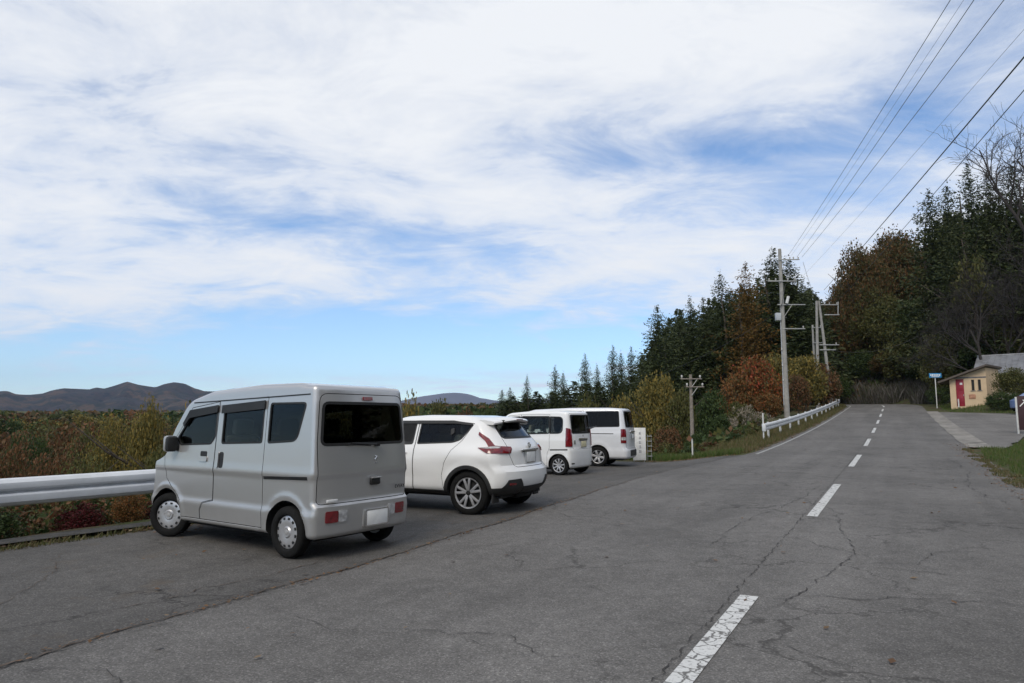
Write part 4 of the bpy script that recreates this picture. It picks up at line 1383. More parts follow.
# ---------- white tall micro wagon
def tall_wagon():
    global dn_win
    root = empty('tall_wagon', (1.68, 19.94, gz(1.3, 20.5)), R(148),
                 'white boxy tall wagon with upright red tail lamps and a yellow licence plate', 'car', 'vehicles parked on the roadside lot')
    c = Car(-0.44, 2.95, 1.475, 1.79, 0.20, 0.075,
            top=curve1([-0.6, -0.44, 0.0, 1.0, 1.6, 1.75, 2.3, 2.4, 3.1], [1.75, 1.765, 1.79, 1.785, 1.74, 1.69, 1.14, 1.08, 0.95], 0.02),
            width=curve1([0.1, 0.3, 0.5, 0.55, 1.0, 1.04, 1.2, 1.6, 1.8], [0.95, 0.985, 1.0, 0.99, 1.0, 0.985, 0.975, 0.93, 0.89], 0.012),
            rear_x=curve1([0.1, 0.45, 0.70, 0.76, 1.1, 1.7, 1.9], [0.03, 0.0, 0.0, 0.02, 0.03, 0.10, 0.14], 0.012),
            plan=(0.10, 0.26, 3.6),
            bump=lambda x, z: 0.010 * np.exp(-((np.hypot(x, z - 0.28) - 0.36) / 0.035) ** 2) + 0.010 * np.exp(-((np.hypot(x - 2.52, z - 0.28) - 0.36) / 0.035) ** 2), cell=0.055)
    c.hd = 0.22
    wins = {'quarter': fillet([(-0.13, 1.62), (-0.13, 1.17), (0.27, 1.16), (0.27, 1.63)], [0.12, 0.14, 0.02, 0.02]),
            'slide': fillet([(0.30, 1.16), (1.20, 1.13), (1.20, 1.64), (0.30, 1.64)], 0.03),
            'front': fillet([(1.27, 1.13), (2.06, 1.10), (1.74, 1.56), (1.62, 1.61), (1.27, 1.635)], 0.03)}
    sd_poly = [(0.36, 0.27), (1.22, 0.27), (1.22, 1.69), (0.285, 1.69), (0.285, 0.75), (0.36, 0.6)]
    fd_poly = [(1.23, 0.27), (2.10, 0.27), (2.12, 0.7), (2.2, 1.05), (1.78, 1.58), (1.63, 1.66), (1.23, 1.69)]
    dn_win = {'sliding_door': ('slide',), 'front_door': ('front',)}
    hatch = fillet([(-0.57, 0.73), (0.57, 0.73), (0.61, 1.2), (0.60, 1.72), (-0.60, 1.72), (-0.61, 1.2)], 0.05)
    rw = fillet([(-0.575, 1.165), (0.575, 1.165), (0.565, 1.68), (-0.565, 1.68)], 0.05)
    parts = car_common(c, root, M['white'], [(0, 0.28), (2.52, 0.28)], 0.325, wins, rw, [('sliding_door', sd_poly, (1, -1)), ('front_door', fd_poly, (1, -1))], 0.5,
                       {'quarter': M['glass_d'], 'slide': M['glass_m'], 'front': M['glass_l']}, M['glass_d'], hatch)
    h = parts['hatch']
    side_strip(c, root, 'slide_rail', [(-0.29, 0.70), (0.27, 0.685), (0.27, 0.72), (-0.29, 0.735)], M['dark'], 0.003, 0.02)
    side_strip(c, root, 'pillar_trim', [(1.205, 1.13), (1.265, 1.13), (1.265, 1.635), (1.205, 1.635)], M['dark'], 0.003, 0.02)
    for sd in (1, -1):
        g = c.patch(0.022, 0.06, [(c.prism(fillet([(sd * 0.615, 0.80), (sd * 0.80, 0.80), (sd * 0.80, 1.28), (sd * 0.74, 1.33), (sd * 0.615, 1.28)], 0.04), 'x', -2, -0.24), 'INTERSECT')])
        tl = link('tail_lamp', finish(g), M['red'], root)
        lamp(c, root, 'reflector', fillet([(0.52, 0.315), (0.64, 0.315), (0.64, 0.35), (0.52, 0.35)], 0.01), M['dark'], 0.006, 0.02, sides=(sd,))
        mirror(root, 2.02, 0.70, 1.12, sd, M['white'])
        for dn, xx in (('front_door', 1.40), ('sliding_door', 1.08)):
            side_strip(c, parts[(dn, sd)], 'door_handle', fillet([(xx - 0.09, 0.92), (xx + 0.09, 0.92), (xx + 0.09, 0.955), (xx - 0.09, 0.955)], 0.014), M['white'], 0.028, 0.04, (sd,))
    g = c.patch(0.004, 0.02, [(c.prism([(-0.61, 1.06), (0.61, 1.06), (0.61, 1.165), (-0.61, 1.165)], 'x', -2, 0.0), 'INTERSECT')])
    link('garnish', finish(c.patch(0.012, 0.03, [(c.prism(fillet([(-0.30, 0.985), (0.30, 0.985), (0.27, 1.03), (-0.27, 1.03)], 0.015), 'x', -2, 0.0), 'INTERSECT')])), M['chrome'], h)
    MB().box((-0.43, 0, 0.972), (0.02, 0.46, 0.03)).build('handle_gap', M['dark'], h)
    licence_plate(root, -0.432, 0.0, 0.865, M['plate_y'], parent=h)
    wiper(h, -0.385, 0.05, 1.19, -0.36, 0.03, 0.01)
    text_part('N', 0.09, M['chrome'], h, (-0.415, 0.0, 1.09), REAR_ROT)
    MB().box((-0.405, 0.50, 0.92), (0.02, 0.05, 0.11), None, 0.004).build('model_badge', M['ink'], h)
    for y in (0.34, -0.34):
        seat(root, 1.20, y, 0.46, M['seatl'])
        seat(root, 0.35, y, 0.46, M['seatl'])
    for x in (0, 2.52):
        for sd in (1, -1):
            make_wheel(root, (x, sd * 0.645, 0.28), sd, 0.28, 0.155, 'multi')
    ax = MB().tube([(0, -0.6, 0.27), (0, 0.6, 0.27)], 0.045, 8)
    ax.build('rear_axle', M['under'], root)
    ws = c.patch(0.004, 0.012, [(c.prism([(1.72, 1.74), (2.30, 1.12), (2.6, 1.3), (2.0, 2.0)], 'y', -0.60, 0.60), 'INTERSECT')])
    link('windscreen', finish(ws), M['dark'], root)


tall_wagon()


# ---------- large pale van, farthest of the row
def large_van():
    global dn_win
    root = empty('large_van', (3.20, 24.17, gz(2.8, 24.7)), R(159),
                 'long pearl white van with dark windows, farthest parked vehicle, next to white signboard', 'van', 'vehicles parked on the roadside lot')
    c = Car(-1.07, 3.62, 1.695, 1.985, 0.27, 0.10,
            top=curve1([-1.2, -1.07, -0.5, 1.0, 2.3, 2.6, 3.15, 3.3, 3.8], [1.94, 1.955, 1.985, 1.985, 1.93, 1.85, 1.22, 1.15, 1.0], 0.02),
            width=curve1([0.1, 0.3, 0.55, 0.6, 1.10, 1.16, 1.3, 1.8, 2.0], [0.95, 0.985, 1.0, 0.985, 1.0, 0.985, 0.97, 0.90, 0.86], 0.012),
            rear_x=curve1([0.1, 0.5, 0.58, 0.64, 1.2, 1.8, 2.1], [0.0, 0.0, 0.01, 0.05, 0.06, 0.15, 0.22], 0.012),
            plan=(0.10, 0.30, 3.6),
            bump=lambda x, z: 0.014 * np.exp(-((np.hypot(x, z - 0.34) - 0.45) / 0.05) ** 2) + 0.014 * np.exp(-((np.hypot(x - 2.57, z - 0.34) - 0.45) / 0.05) ** 2), cell=0.065)
    c.hd = 0.25
    wins = {'quarter': fillet([(-0.72, 1.865), (-0.75, 1.35), (0.42, 1.33), (0.42, 1.855)], 0.05),
            'slide': fillet([(0.55, 1.33), (1.55, 1.31), (1.55, 1.84), (0.55, 1.855)], 0.05),
            'front': fillet([(1.75, 1.28), (2.72, 1.24), (2.45, 1.70), (2.30, 1.80), (1.75, 1.82)], 0.05)}
    sd_poly = [(0.50, 0.33), (1.62, 0.33), (1.62, 1.88), (0.50, 1.89)]
    fd_poly = [(1.63, 0.33), (2.15, 0.33), (2.3, 0.7), (2.85, 0.95), (2.85, 1.2), (2.50, 1.74), (2.30, 1.86), (1.63, 1.88)]
    dn_win = {'sliding_door': ('slide',), 'front_door': ('front',)}
    hatch = fillet([(-0.72, 0.62), (0.72, 0.62), (0.72, 1.3), (0.66, 1.9), (-0.66, 1.9), (-0.72, 1.3)], 0.06)
    rw = fillet([(-0.68, 1.33), (0.68, 1.33), (0.63, 1.86), (-0.63, 1.86)], 0.06)
    parts = car_common(c, root, M['white2'], [(0, 0.34), (2.57, 0.34)], 0.40, wins, rw, [('sliding_door', sd_poly, (1, -1)), ('front_door', fd_poly, (1, -1))], 0.6,
                       {'quarter': M['glass_d'], 'slide': M['glass_d'], 'front': M['glass_m']}, M['glass_d'], hatch)
    h = parts['hatch']
    for sd in (1, -1):
        g = c.patch(0.014, 0.05, [(c.prism(fillet([(sd * 0.735, 0.80), (sd * 0.95, 0.80), (sd * 0.95, 1.27), (sd * 0.735, 1.27)], 0.04), 'x', -2, -0.80), 'INTERSECT')])
        tl = link('tail_lamp', finish(g), M['red'], root)
        g = c.patch(0.018, 0.03, [(c.prism(fillet([(sd * 0.75, 0.90), (sd * 0.95, 0.90), (sd * 0.95, 1.00), (sd * 0.75, 1.00)], 0.02), 'x', -2, -0.82), 'INTERSECT')])
        link('reverse_lens', finish(g), M['clear'], tl)
        mirror(root, 2.6, 0.80, 1.22, sd, M['white2'])
        side_strip(c, root, 'slide_rail', [(-0.55, 1.10), (0.48, 1.10), (0.48, 1.125), (-0.55, 1.125)], M['dark'], 0.003, 0.02, (sd,))
    st = c.patch(0.01, 0.03, [(c.prism(fillet([(-0.50, 0.36), (0.50, 0.36), (0.50, 0.56), (-0.50, 0.56)], 0.03), 'x', -2, -0.7), 'INTERSECT')])
    link('bumper_step', finish(st), M['trim'], root)
    MB().box((-1.03, 0, 1.17), (0.04, 0.7, 0.05), None, 0.012).build('garnish', M['chrome'], h)
    licence_plate(root, -1.035, 0.0, 1.02, M['plate'], parent=h)
    wiper(h, -0.995, 0.1, 1.34, -0.45, 0.05, 0.01)
    for y in (0.42, -0.42):
        seat(root, 1.8, y, 0.6, M['seatc'], 0.55)
        seat(root, 0.7, y, 0.6, M['seatc'], 0.55)
    for x in (0, 2.57):
        for sd in (1, -1):
            make_wheel(root, (x, sd * 0.735, 0.34), sd, 0.34, 0.195, 'van')
    ax = MB().tube([(0, -0.7, 0.33), (0, 0.7, 0.33)], 0.06, 8)
    ax.build('rear_axle', M['under'], root)
    ws = c.patch(0.004, 0.012, [(c.prism([(2.58, 1.88), (3.15, 1.22), (3.5, 1.4), (2.8, 2.2)], 'y', -0.68, 0.68), 'INTERSECT')])
    link('windscreen', finish(ws), M['dark'], root)


large_van()


# ---------- small blue car by the house
def blue_car():
    global dn_win
    p = at(1046, 402, 53)
    root = empty('compact_car', (p[0], p[1], gz(p[0], p[1])), R(200),
                 'small blue car parked behind the clipped hedge by the grey roofed house', 'car')
    c = Car(-0.60, 3.2, 1.66, 1.50, 0.22, 0.10,
            top=curve1([-0.7, -0.5, 0.3, 1.0, 1.5, 2.2, 2.4, 3.4], [1.40, 1.44, 1.50, 1.50, 1.42, 1.05, 0.98, 0.80], 0.03),
            width=curve1([0.1, 0.3, 0.6, 0.95, 1.3, 1.6], [0.94, 0.98, 1.0, 0.98, 0.85, 0.76], 0.02),
            rear_x=curve1([0.1, 0.5, 0.9, 1.4, 1.6], [0.05, 0.0, 0.06, 0.32, 0.40], 0.02), plan=(0.18, 0.3, 2.6), cell=0.09)
    c.hd = 0.4
    wins = {'rear': fillet([(0.02, 1.30), (0.15, 0.98), (0.92, 0.95), (0.92, 1.38), (0.3, 1.38)], 0.04), 'front': fillet([(1.0, 0.95), (1.85, 0.93), (1.4, 1.33), (1.0, 1.38)], 0.04)}
    dn_win = {'rear_door': ('rear',), 'front_door': ('front',)}
    rd = [(0.40, 0.32), (0.955, 0.32), (0.955, 1.42), (0.0, 1.42), (0.05, 0.95), (0.40, 0.7)]
    fd = [(0.965, 0.32), (1.95, 0.32), (1.95, 0.9), (1.45, 1.37), (0.965, 1.42)]
    parts = car_common(c, root, M['blue'], [(0, 0.30), (2.45, 0.30)], 0.345, wins, fillet([(-0.52, 1.0), (0.52, 1.0), (0.48, 1.34), (-0.48, 1.34)], 0.05),
                       [('rear_door', rd, (1, -1)), ('front_door', fd, (1, -1))], 0.55, {'rear': M['glass_m'], 'front': M['glass_l']}, M['glass_d'])
    for sd in (1, -1):
        lamp(c, root, 'tail_lamp', fillet([(0.56, 0.78), (0.80, 0.78), (0.80, 0.98), (0.56, 0.98)], 0.03), M['red'], 0.012, 0.03, sides=(sd,))
        mirror(root, 1.75, 0.76, 1.0, sd, M['blue'])
    licence_plate(root, -0.60, 0, 0.7, M['plate'])
    for x in (0, 2.45):
        for sd in (1, -1):
            make_wheel(root, (x, sd * 0.73, 0.30), sd, 0.30, 0.175, 'multi')


blue_car()

# ------------------------------------------------------------------ guardrails
M['galv2'] = simple('rail_joint_grey', (0.52, 0.53, 0.54), rough=0.5, var=0.25, scale=6)
def sweep(mb, path, sec, cap=True):
    """sec: (sideways, up) profile carried along path points (x, y, z)"""
    P = [Vector(p) for p in path]
    rows = []
    for i, p in enumerate(P):
        d = P[min(i + 1, len(P) - 1)] - P[max(i - 1, 0)]
        d.z = 0
        d.normalize()
        s = Vector((d.y, -d.x, 0))          # to the right of travel
        rows.append([mb.bm.verts.new(p + s * a + Vector((0, 0, b))) for a, b in sec])
    n = len(sec)
    for r0, r1 in zip(rows, rows[1:]):
        for k in range(n):
            mb.bm.faces.new((r0[k], r0[(k + 1) % n], r1[(k + 1) % n], r1[k]))
    if cap:
        mb.bm.faces.new(rows[0]); mb.bm.faces.new(rows[-1][::-1])


WB = [(0.0, 0.0), (0.035, 0.015), (0.075, 0.055), (0.080, 0.085), (0.079, 0.135), (0.070, 0.155), (0.008, 0.168), (0.004, 0.178), (0.012, 0.188), (0.066, 0.205), (0.076, 0.225), (0.080, 0.265), (0.075, 0.295), (0.035, 0.335), (0.0, 0.35)]
WB = WB + [(a - 0.006, b) for a, b in WB[::-1]]


def guardrail(label, uv, posts, end=None, tall_end=False):
    pts = []
    for u, v in uv:
        X, Y = to_xy(u, v)
        pts.append((X, Y, gz(X, Y)))
    root = empty('guardrail', pts[0], 0, label, 'guardrail')
    o = Vector(pts[0])
    loc = [Vector(p) - o for p in pts]
    b = MB()
    sweep(b, [p + Vector((0, 0, 0.43)) for p in loc], WB)
    b.build('beam', M['galv'], root, 17)
    acc = 0.0
    for i in range(1, len(loc) - 1):       # lapped joints with their bolts
        acc += (loc[i] - loc[i - 1]).length
        if acc < 4.0: continue
        acc = 0.0
        d = (loc[i + 1] - loc[i]).normalized()
        s_ = Vector((d.y, -d.x, 0))
        j = MB()
        sweep(j, [loc[i] + Vector((0, 0, 0.43)) - d * 0.16 + s_ * 0.004, loc[i] + Vector((0, 0, 0.43)) + d * 0.16 + s_ * 0.004], WB)
        for t in (-0.10, 0.10):
            for zz in (0.10, 0.25):
                q = loc[i] + d * t + s_ * 0.084 + Vector((0, 0, 0.43 + zz))
                j.box(q, (0.03, 0.03, 0.03), None, 0.008)
        j.build('lap_joint', M['galv2'], root, 40)
    for u, v in posts:
        X, Y = to_xy(u, v)
        zt = gz(X, Y)
        # height of the beam at this place
        pz = gz(*to_xy(u, np.interp(u, [q[0] for q in uv], [q[1] for q in uv]))) - o.z
        p = Vector((X, Y, 0)) - Vector((o.x, o.y, 0))
        pb = MB()
        pb.tube([(p.x, p.y, zt - o.z - 0.5), (p.x, p.y, pz + 0.80)], 0.057, 12)
        po = pb.build('post', M['post'], root)
        br = MB()
        d = Vector((CS, -SN, 0))
        br.box((p.x + d.x * 0.07, p.y + d.y * 0.07, pz + 0.605), (0.10, 0.07, 0.16), Matrix.Rotation(-TH, 3, 'Z'), 0.006)
        br.build('bracket', M['steel'], po)
    if end is not None:
        u, v = end
        X, Y = to_xy(u, v)
        p = Vector((X - o.x, Y - o.y, gz(X, Y) - o.z))
        e = MB()
        prof = []
        e.lathe([(0.0, 0.0), (0.085, 0.0), (0.09, 0.01), (0.09, 0.34), (0.085, 0.35), (0.0, 0.35)], 20)
        eo = e.build('end_cap', M['galv'], root)
        eo.location = p + Vector((CS * 0.03, -SN * 0.03, 0.43))
        if tall_end:
            t = MB().tube([(p.x, p.y, p.z - 0.1), (p.x, p.y, p.z + 1.28)], 0.034, 10)
            t.build('marker_post', M['post'], root)
    return root


us = list(np.arange(-9, 26.01, 0.5))
guardrail('long white corrugated guardrail beside the silver van at the edge of the lot', [(u, float(rail_v(u))) for u in us], [(u, float(rail_v(u)) - 0.10) for u in (-7, -3, 1.6, 7.0, 11, 15, 19, 23)])
us = list(np.arange(33.8, 112, 0.8))
g2v = lambda u: float(clv(u)) - 4.30
guardrail('white guardrail climbing along the left verge of the road past the tall utility pole', [(u, g2v(u)) for u in us], [(u, g2v(u) - 0.10) for u in np.arange(35.8, 108, 4.0)], end=(33.8, g2v(33.8)), tall_end=True)


# ------------------------------------------------------------------ poles and wires
def pole(root, h, r0, r1, m, lean=(0, 0), below=0.6):
    b = MB()
    b.tube([(0, 0, -below), (lean[0] * 0.5, lean[1] * 0.5, h * 0.5), (lean[0], lean[1], h)], [r0, (r0 + r1) / 2, r1], 16)
    return b.build('pole_shaft', m, root)


def insulator(parent, p, s=1.0):
    b = MB()
    b.lathe([(0, 0), (0.03 * s, 0), (0.03 * s, 0.05 * s), (0.065 * s, 0.07 * s), (0.05 * s, 0.11 * s), (0.065 * s, 0.13 * s), (0.045 * s, 0.18 * s), (0.0, 0.20 * s)], 10)
    o = b.build('insulator', M['porcelain'], parent)
    o.location = p
    return o


def arm(root, z, a, b, th=0.075, brace=None, ins=(), m=None, yaw=0.0):
    mb = MB()
    c, s = math.cos(yaw), math.sin(yaw)
    off = 0.17
    ce = ((a + b) / 2 * c - off * s * -1 * 0, (a + b) / 2 * s - off, z)
    mb.box(ce, (abs(b - a), th, th), Matrix.Rotation(yaw, 3, 'Z'), 0.008)
    o = mb.build('crossarm', m or M['steel'], root)
    if brace:
        MB().tube([(0.0, -off, z - brace[1]), (brace[0] * c, brace[0] * s - off, z - 0.03)], 0.022, 6).build('arm_brace', M['steel'], o)
    for t in ins:
        insulator(o, (t * c, t * s - off, z + th / 2), 1.0)
    return o


# main concrete pole: px (787,409) foot, (780,249) top
P1 = at(786.5, 405, 56)
z1 = gz(P1[0], P1[1])
top1 = at(780, 249, 56)[2]
h1 = top1 - z1
pole1 = empty('utility_pole', (P1[0], P1[1], z1), 0, 'tall concrete utility pole with several crossarms behind the guardrail', 'utility pole')
pole(pole1, h1, 0.24, 0.13, M['concrete'])


def hz(py): return at(783, py, 56)[2] - z1


arm(pole1, hz(260), -0.15, 1.55, 0.08, (0.6, 0.9), (0.75, 1.05, 1.45))
arm(pole1, hz(281.5), -1.15, 1.20, 0.09, None, (-1.05, -0.5, 0.5, 1.1))
arm(pole1, hz(305), -0.45, 1.85, 0.08, (0.75, 1.1), ())
arm(pole1, hz(329), -0.1, 1.75, 0.08, None, (1.6,))
MB().tube([(0.25, -0.25, hz(285)), (-0.15, -0.3, hz(306))], 0.02, 6).build('cable_drop', M['wire'], pole1)
bx = MB().box((-0.42, -0.12, hz(317)), (0.42, 0.34, 0.62), None, 0.03).build('cable_box', M['box'], pole1)
MB().tube([(-0.32, -0.3, hz(309)), (-0.1, -0.25, hz(304))], 0.02, 6).build('box_lead', M['wire'], bx)
cb = MB()
cb.tube([(0.28, -0.28, hz(304)), (0.44, -0.30, hz(297))], [0.12, 0.12], 12)
cb.build('switch_can', M['post'], pole1)
MB().tube([(-0.22, -0.1, hz(318)), (-0.24, -0.1, 1.0)], 0.035, 8).build('cable_guard', M['box'], pole1)
for zz in (hz(350), hz(366), hz(381)):
    MB().lathe([(0.0, 0), (0.05, 0.0), (0.05, 0.12), (0, 0.12)], 8, c=(-0.24, -0.14, zz)).build('cable_clip', M['post'], pole1)
sb = MB()
for k in range(14):
    zz = 2.2 + k * 0.55
    sb.tube([(0.0, -0.1, zz), (0.30 if k % 2 else -0.30, -0.12, zz)], 0.012, 5)
    o = sb.build('step_bolt', M['steel'], pole1)
    sb = MB()
sb.bm.free()

# weathered pole on the slope behind the signboard
P2 = at(692, 458, 41)
top2 = at(690.5, 374.5, 41)
zb2 = gz(top2[0], top2[1])
pole2 = empty('utility_pole', (top2[0], top2[1], zb2), 0, 'slim weathered pole with two short crossarms among bushes right of the white signboard', 'utility pole')
pole(pole2, top2[2] - zb2, 0.135, 0.085, M['wood'])
for py, a, b in ((379, -0.65, 0.62), (387, -0.35, 0.75)):
    zz = at(690, py, 41)[2] - zb2
    arm(pole2, zz, a, b, 0.062, (0.35, 0.5), (a + 0.08, b - 0.1), M['wood'])
# three poles standing together at the bend
P3 = [(815.5, 305, 345, 70, 0.14), (828, 308, 345, 70, 0.14), (812.5, 329, 345, 74, 0.11)]
a0, b0 = at(820, 300, 72), None
zb = gz(a0[0], a0[1])
frame = empty('utility_pole', (a0[0], a0[1], zb), 0, 'pair of leaning concrete poles forming a narrow letter A beyond the guardrail', 'utility pole')
ft = a0[2] - zb
for s_ in (-1, 1):
    b = MB()
    b.tube([(s_ * 0.78, 0, -0.6), (s_ * 0.12 - 0.25, 0, ft - 0.1)], [0.20, 0.12], 14)
    b.build('pole_shaft', M['concrete'], frame)
for py, l0, l1, ins in ((305, 0.0, 1.85, (0.9, 1.7)), (315, 0.3, 1.9, ()), (345, -0.4, 1.7, (1.4,)), (350, -0.4, 1.3, ())):
    arm(frame, at(820, py, 72)[2] - zb, l0, l1, 0.10, None, ins)
MB().tube([(1.75, -0.17, at(820, 315, 72)[2] - zb), (1.85, -0.17, at(820, 302, 72)[2] - zb)], 0.05, 6).build('arm_upright', M['steel'], frame)
a3 = at(812.5, 325, 75)
zb3 = gz(a3[0], a3[1])
side = empty('utility_pole', (a3[0], a3[1], zb3), 0, 'short thin grey pole just left of the pair of leaning poles', 'utility pole')
pole(side, a3[2] - zb3, 0.14, 0.10, M['concrete'])
arm(side, a3[2] - zb3 - 0.3, -0.1, 0.9, 0.08, None, (0.8,))
arm(side, a3[2] - zb3 - 2.0, -0.1, 0.9, 0.08)

# wires: from the poles over the road towards a pole behind the viewer
top_arm = at(797, 259, 55.8)


def wire(label, p0, p1, sag, rad, m, ext=0.0, name='power_line'):
    p0, p1 = Vector(p0), Vector(p1)
    p2 = p1 + (p1 - p0) * ext
    n = 40
    pts = []
    for k in range(n + 1):
        t = (k / n) ** 0.8
        q = p0.lerp(p2, t)
        q.z -= sag * 4 * t * (1 - t)
        pts.append(q)
    b = MB().tube(pts, rad, 6)
    o = b.build(name, m, None)
    tag(o, label, 'power line', 'overhead wires')
    return o


WG = [
    ('thin wire rising steepest from the tall pole, leftmost of the overhead wires', (788, 256, 55.7), (945, 0), 13.2, 0.011, 'wire_l'),
    ('faint thin wire second from the left among the overhead wires', (791, 256, 55.9), (958, 0), 13.2, 0.005, 'wire_l'),
    ('thin wire third from the left among the overhead wires', (797, 257, 55.8), (968, 0), 13.0, 0.011, 'wire_l'),
    ('thin wire fourth from the left, ending at the top right arm of the tall pole', (802, 257, 55.8), (997, 0), 12.6, 0.011, 'wire_l'),
    ('faint thin wire between the group of thin wires and the thick cable', (803, 276, 55.8), (1024, 20), 11.5, 0.005, 'wire_l'),
    ('thick dark cable crossing in front of the brown trees, heaviest of the overhead wires', (824, 290, 71.8), (1024, 47), 10.2, 0.020, 'wire'),
    ('dark cable lowest and rightmost of the overhead wires', (836, 303, 71.8), (1024, 80), 9.4, 0.012, 'wire'),
]
for lb, (x0, y0, d0), (x1, y1), zt, rad, mm in WG:
    p0 = at(x0, y0, d0)
    q = at(x1, y1, 10.0)
    # the far end lies on the ray that leaves the frame, where it reaches the height of the wire
    kk = (zt - EYE) / (q[2] - EYE)
    p1 = np.array([0, 0, EYE]) + (q - np.array([0, 0, EYE])) * kk
    wire(lb, p0, p1, 0.25, rad, M[mm], 0.55)
p0, p1 = at(824, 300, 71.8), at(803, 280, 55.8)
wire('short sagging cable joining the tall pole to the pair of leaning poles', at(803, 262, 55.8), at(816, 300, 71.9), 0.2, 0.012, M['wire_l'])
wire('cable sagging from the pair of leaning poles into the dark trees on the right', at(830, 350, 71.5), at(905, 338, 78), 0.9, 0.022, M['wire'], 0.2)
wire('dark cable running from the tall pole down to the left in front of the cedars', at(778, 312, 55.8), at(640, 372, 75), 1.2, 0.014, M['wire'], 0.4)


# ------------------------------------------------------------------ signboard and rack at the end of the lot
def at_ground(px, py, d0=5, d1=120):
    for d in np.linspace(d0, d1, 2400):
        p = at(px, py, d)
        if p[2] <= gz(p[0], p[1]):
            return p
    return at(px, py, d1)


q = at(639.5, 452, 26.2)
zg = gz(q[0], q[1])
sg = empty('signboard', (q[0], q[1], zg), R(8), 'white upright signboard with a column of grey writing beside the farthest van', 'sign')
MB().box((0, 0, 0.66), (0.50, 0.035, 1.22), None, 0.006).build('panel', M['plate'], sg)
for s_ in (-1, 1):
    MB().box((s_ * 0.20, 0.045, 0.35), (0.03, 0.03, 0.80)).build('leg', M['steel'], sg)
rg = random.Random(4)
for k in range(5):       # a column of characters
    zc = 1.06 - k * 0.17
    b = MB()
    sz = 0.11 if k > 1 else 0.085
    for j in range(3):
        b.box((0.02, -0.0205, zc + sz * (0.38 - 0.38 * j)), (sz * rg.uniform(0.7, 1.0), 0.004, 0.014))
    b.box((0.02 + rg.uniform(-0.03, 0.03), -0.0215, zc), (0.014, 0.004, sz * 0.95))
    b.box((0.02 + sz * 0.3, -0.0222, zc - sz * 0.15), (0.012, 0.004, sz * 0.5))
    b.build('character', simple('sign_grey', (0.28, 0.29, 0.32), rough=0.7) if k == 0 else bpy.data.materials['sign_grey'], sg)
q2 = at(649.5, 450, 26.6)
zg = gz(q2[0], q2[1])
rk = empty('plant_rack', (q2[0], q2[1], zg), R(8), 'narrow grey wire rack standing right of the white signboard', 'rack')
for s_ in (-1, 1):
    MB().tube([(s_ * 0.075, 0, -0.05), (s_ * 0.075, 0, 1.0)], 0.010, 6).build('upright', M['steel'], rk)
for k in range(5):
    MB().box((0, 0.0, 0.18 + 0.19 * k), (0.17, 0.12, 0.03)).build('shelf', M['steel'], rk)
# little white stake by the slope pole
q3 = at(692.5, 452, 25.9)
st = empty('marker_stake', (q3[0], q3[1], gz(q3[0], q3[1])), 0, 'thin white stake at the lot edge just right of the slim weathered pole', 'stake')
MB().tube([(0, 0, -0.2), (0, 0, 0.72)], 0.028, 8).build('stake_shaft', M['post'], st)
MB().lathe([(0.0, 0.74), (0.032, 0.735), (0.034, 0.70), (0.0, 0.70)], 8).build('stake_cap', M['steel'], st)


# ------------------------------------------------------------------ house and sheds on the right
M['peach'] = simple('peach_render', (0.62, 0.465, 0.30), rough=0.9, var=0.08, scale=1.5, bump=0.15)
M['doorred'] = simple('red_door', (0.28, 0.018, 0.035), rough=0.5)
M['wallw'] = simple('grey_white_wall', (0.42, 0.41, 0.39), rough=0.9, var=0.12, scale=2)
M['gable'] = simple('weathered_board', (0.15, 0.15, 0.16), rough=0.9, var=0.3, scale=4)
M['tin_b'] = simple('brown_roofing', (0.09, 0.07, 0.055), rough=0.6, var=0.25)


def tin(name):
    m, nt, out = new_mat(name)
    p = N(nt, 'BsdfPrincipled', i_Roughness=0.5, i_Metallic=0.25)
    tc = N(nt, 'TexCoord')
    n1 = N(nt, 'TexNoise', i_Scale=1.2, i_Detail=8.0, i_Roughness=0.7)
    nt.links.new(tc.outputs['Object'], n1.inputs['Vector'])
    r = ramp(nt, [(0.3, (0.16, 0.155, 0.155)), (0.5, (0.27, 0.27, 0.28)), (0.75, (0.36, 0.36, 0.37))])
    nt.links.new(n1.outputs['Fac'], r.inputs['Fac'])
    nt.links.new(r.outputs['Color'], p.inputs['Base Color'])
    nt.links.new(p.outputs[0], out.inputs['Surface'])
    return m


M['tin'] = tin('grey_tin_roof')
HD = 62.0
hl, hr = at(951, 404.5, HD), at(988, 403, HD - 2.1)
zh = gz((hl[0] + hr[0]) / 2, (hl[1] + hr[1]) / 2)
hx, hy = hl[0], hl[1]
ang = math.atan2(hr[1] - hl[1], hr[0] - hl[0])
house = empty('cottage', (hx, hy, zh), ang, 'small peach rendered cottage with a red door and a low brown roof', 'house')
Lh = math.hypot(hr[0] - hl[0], hr[1] - hl[1])
Dp = 4.2
pxm = F_PX / HD
hzv = lambda py: at(965, py, HD)[2] - zh
ztl, ztr = hzv(380), hzv(369)
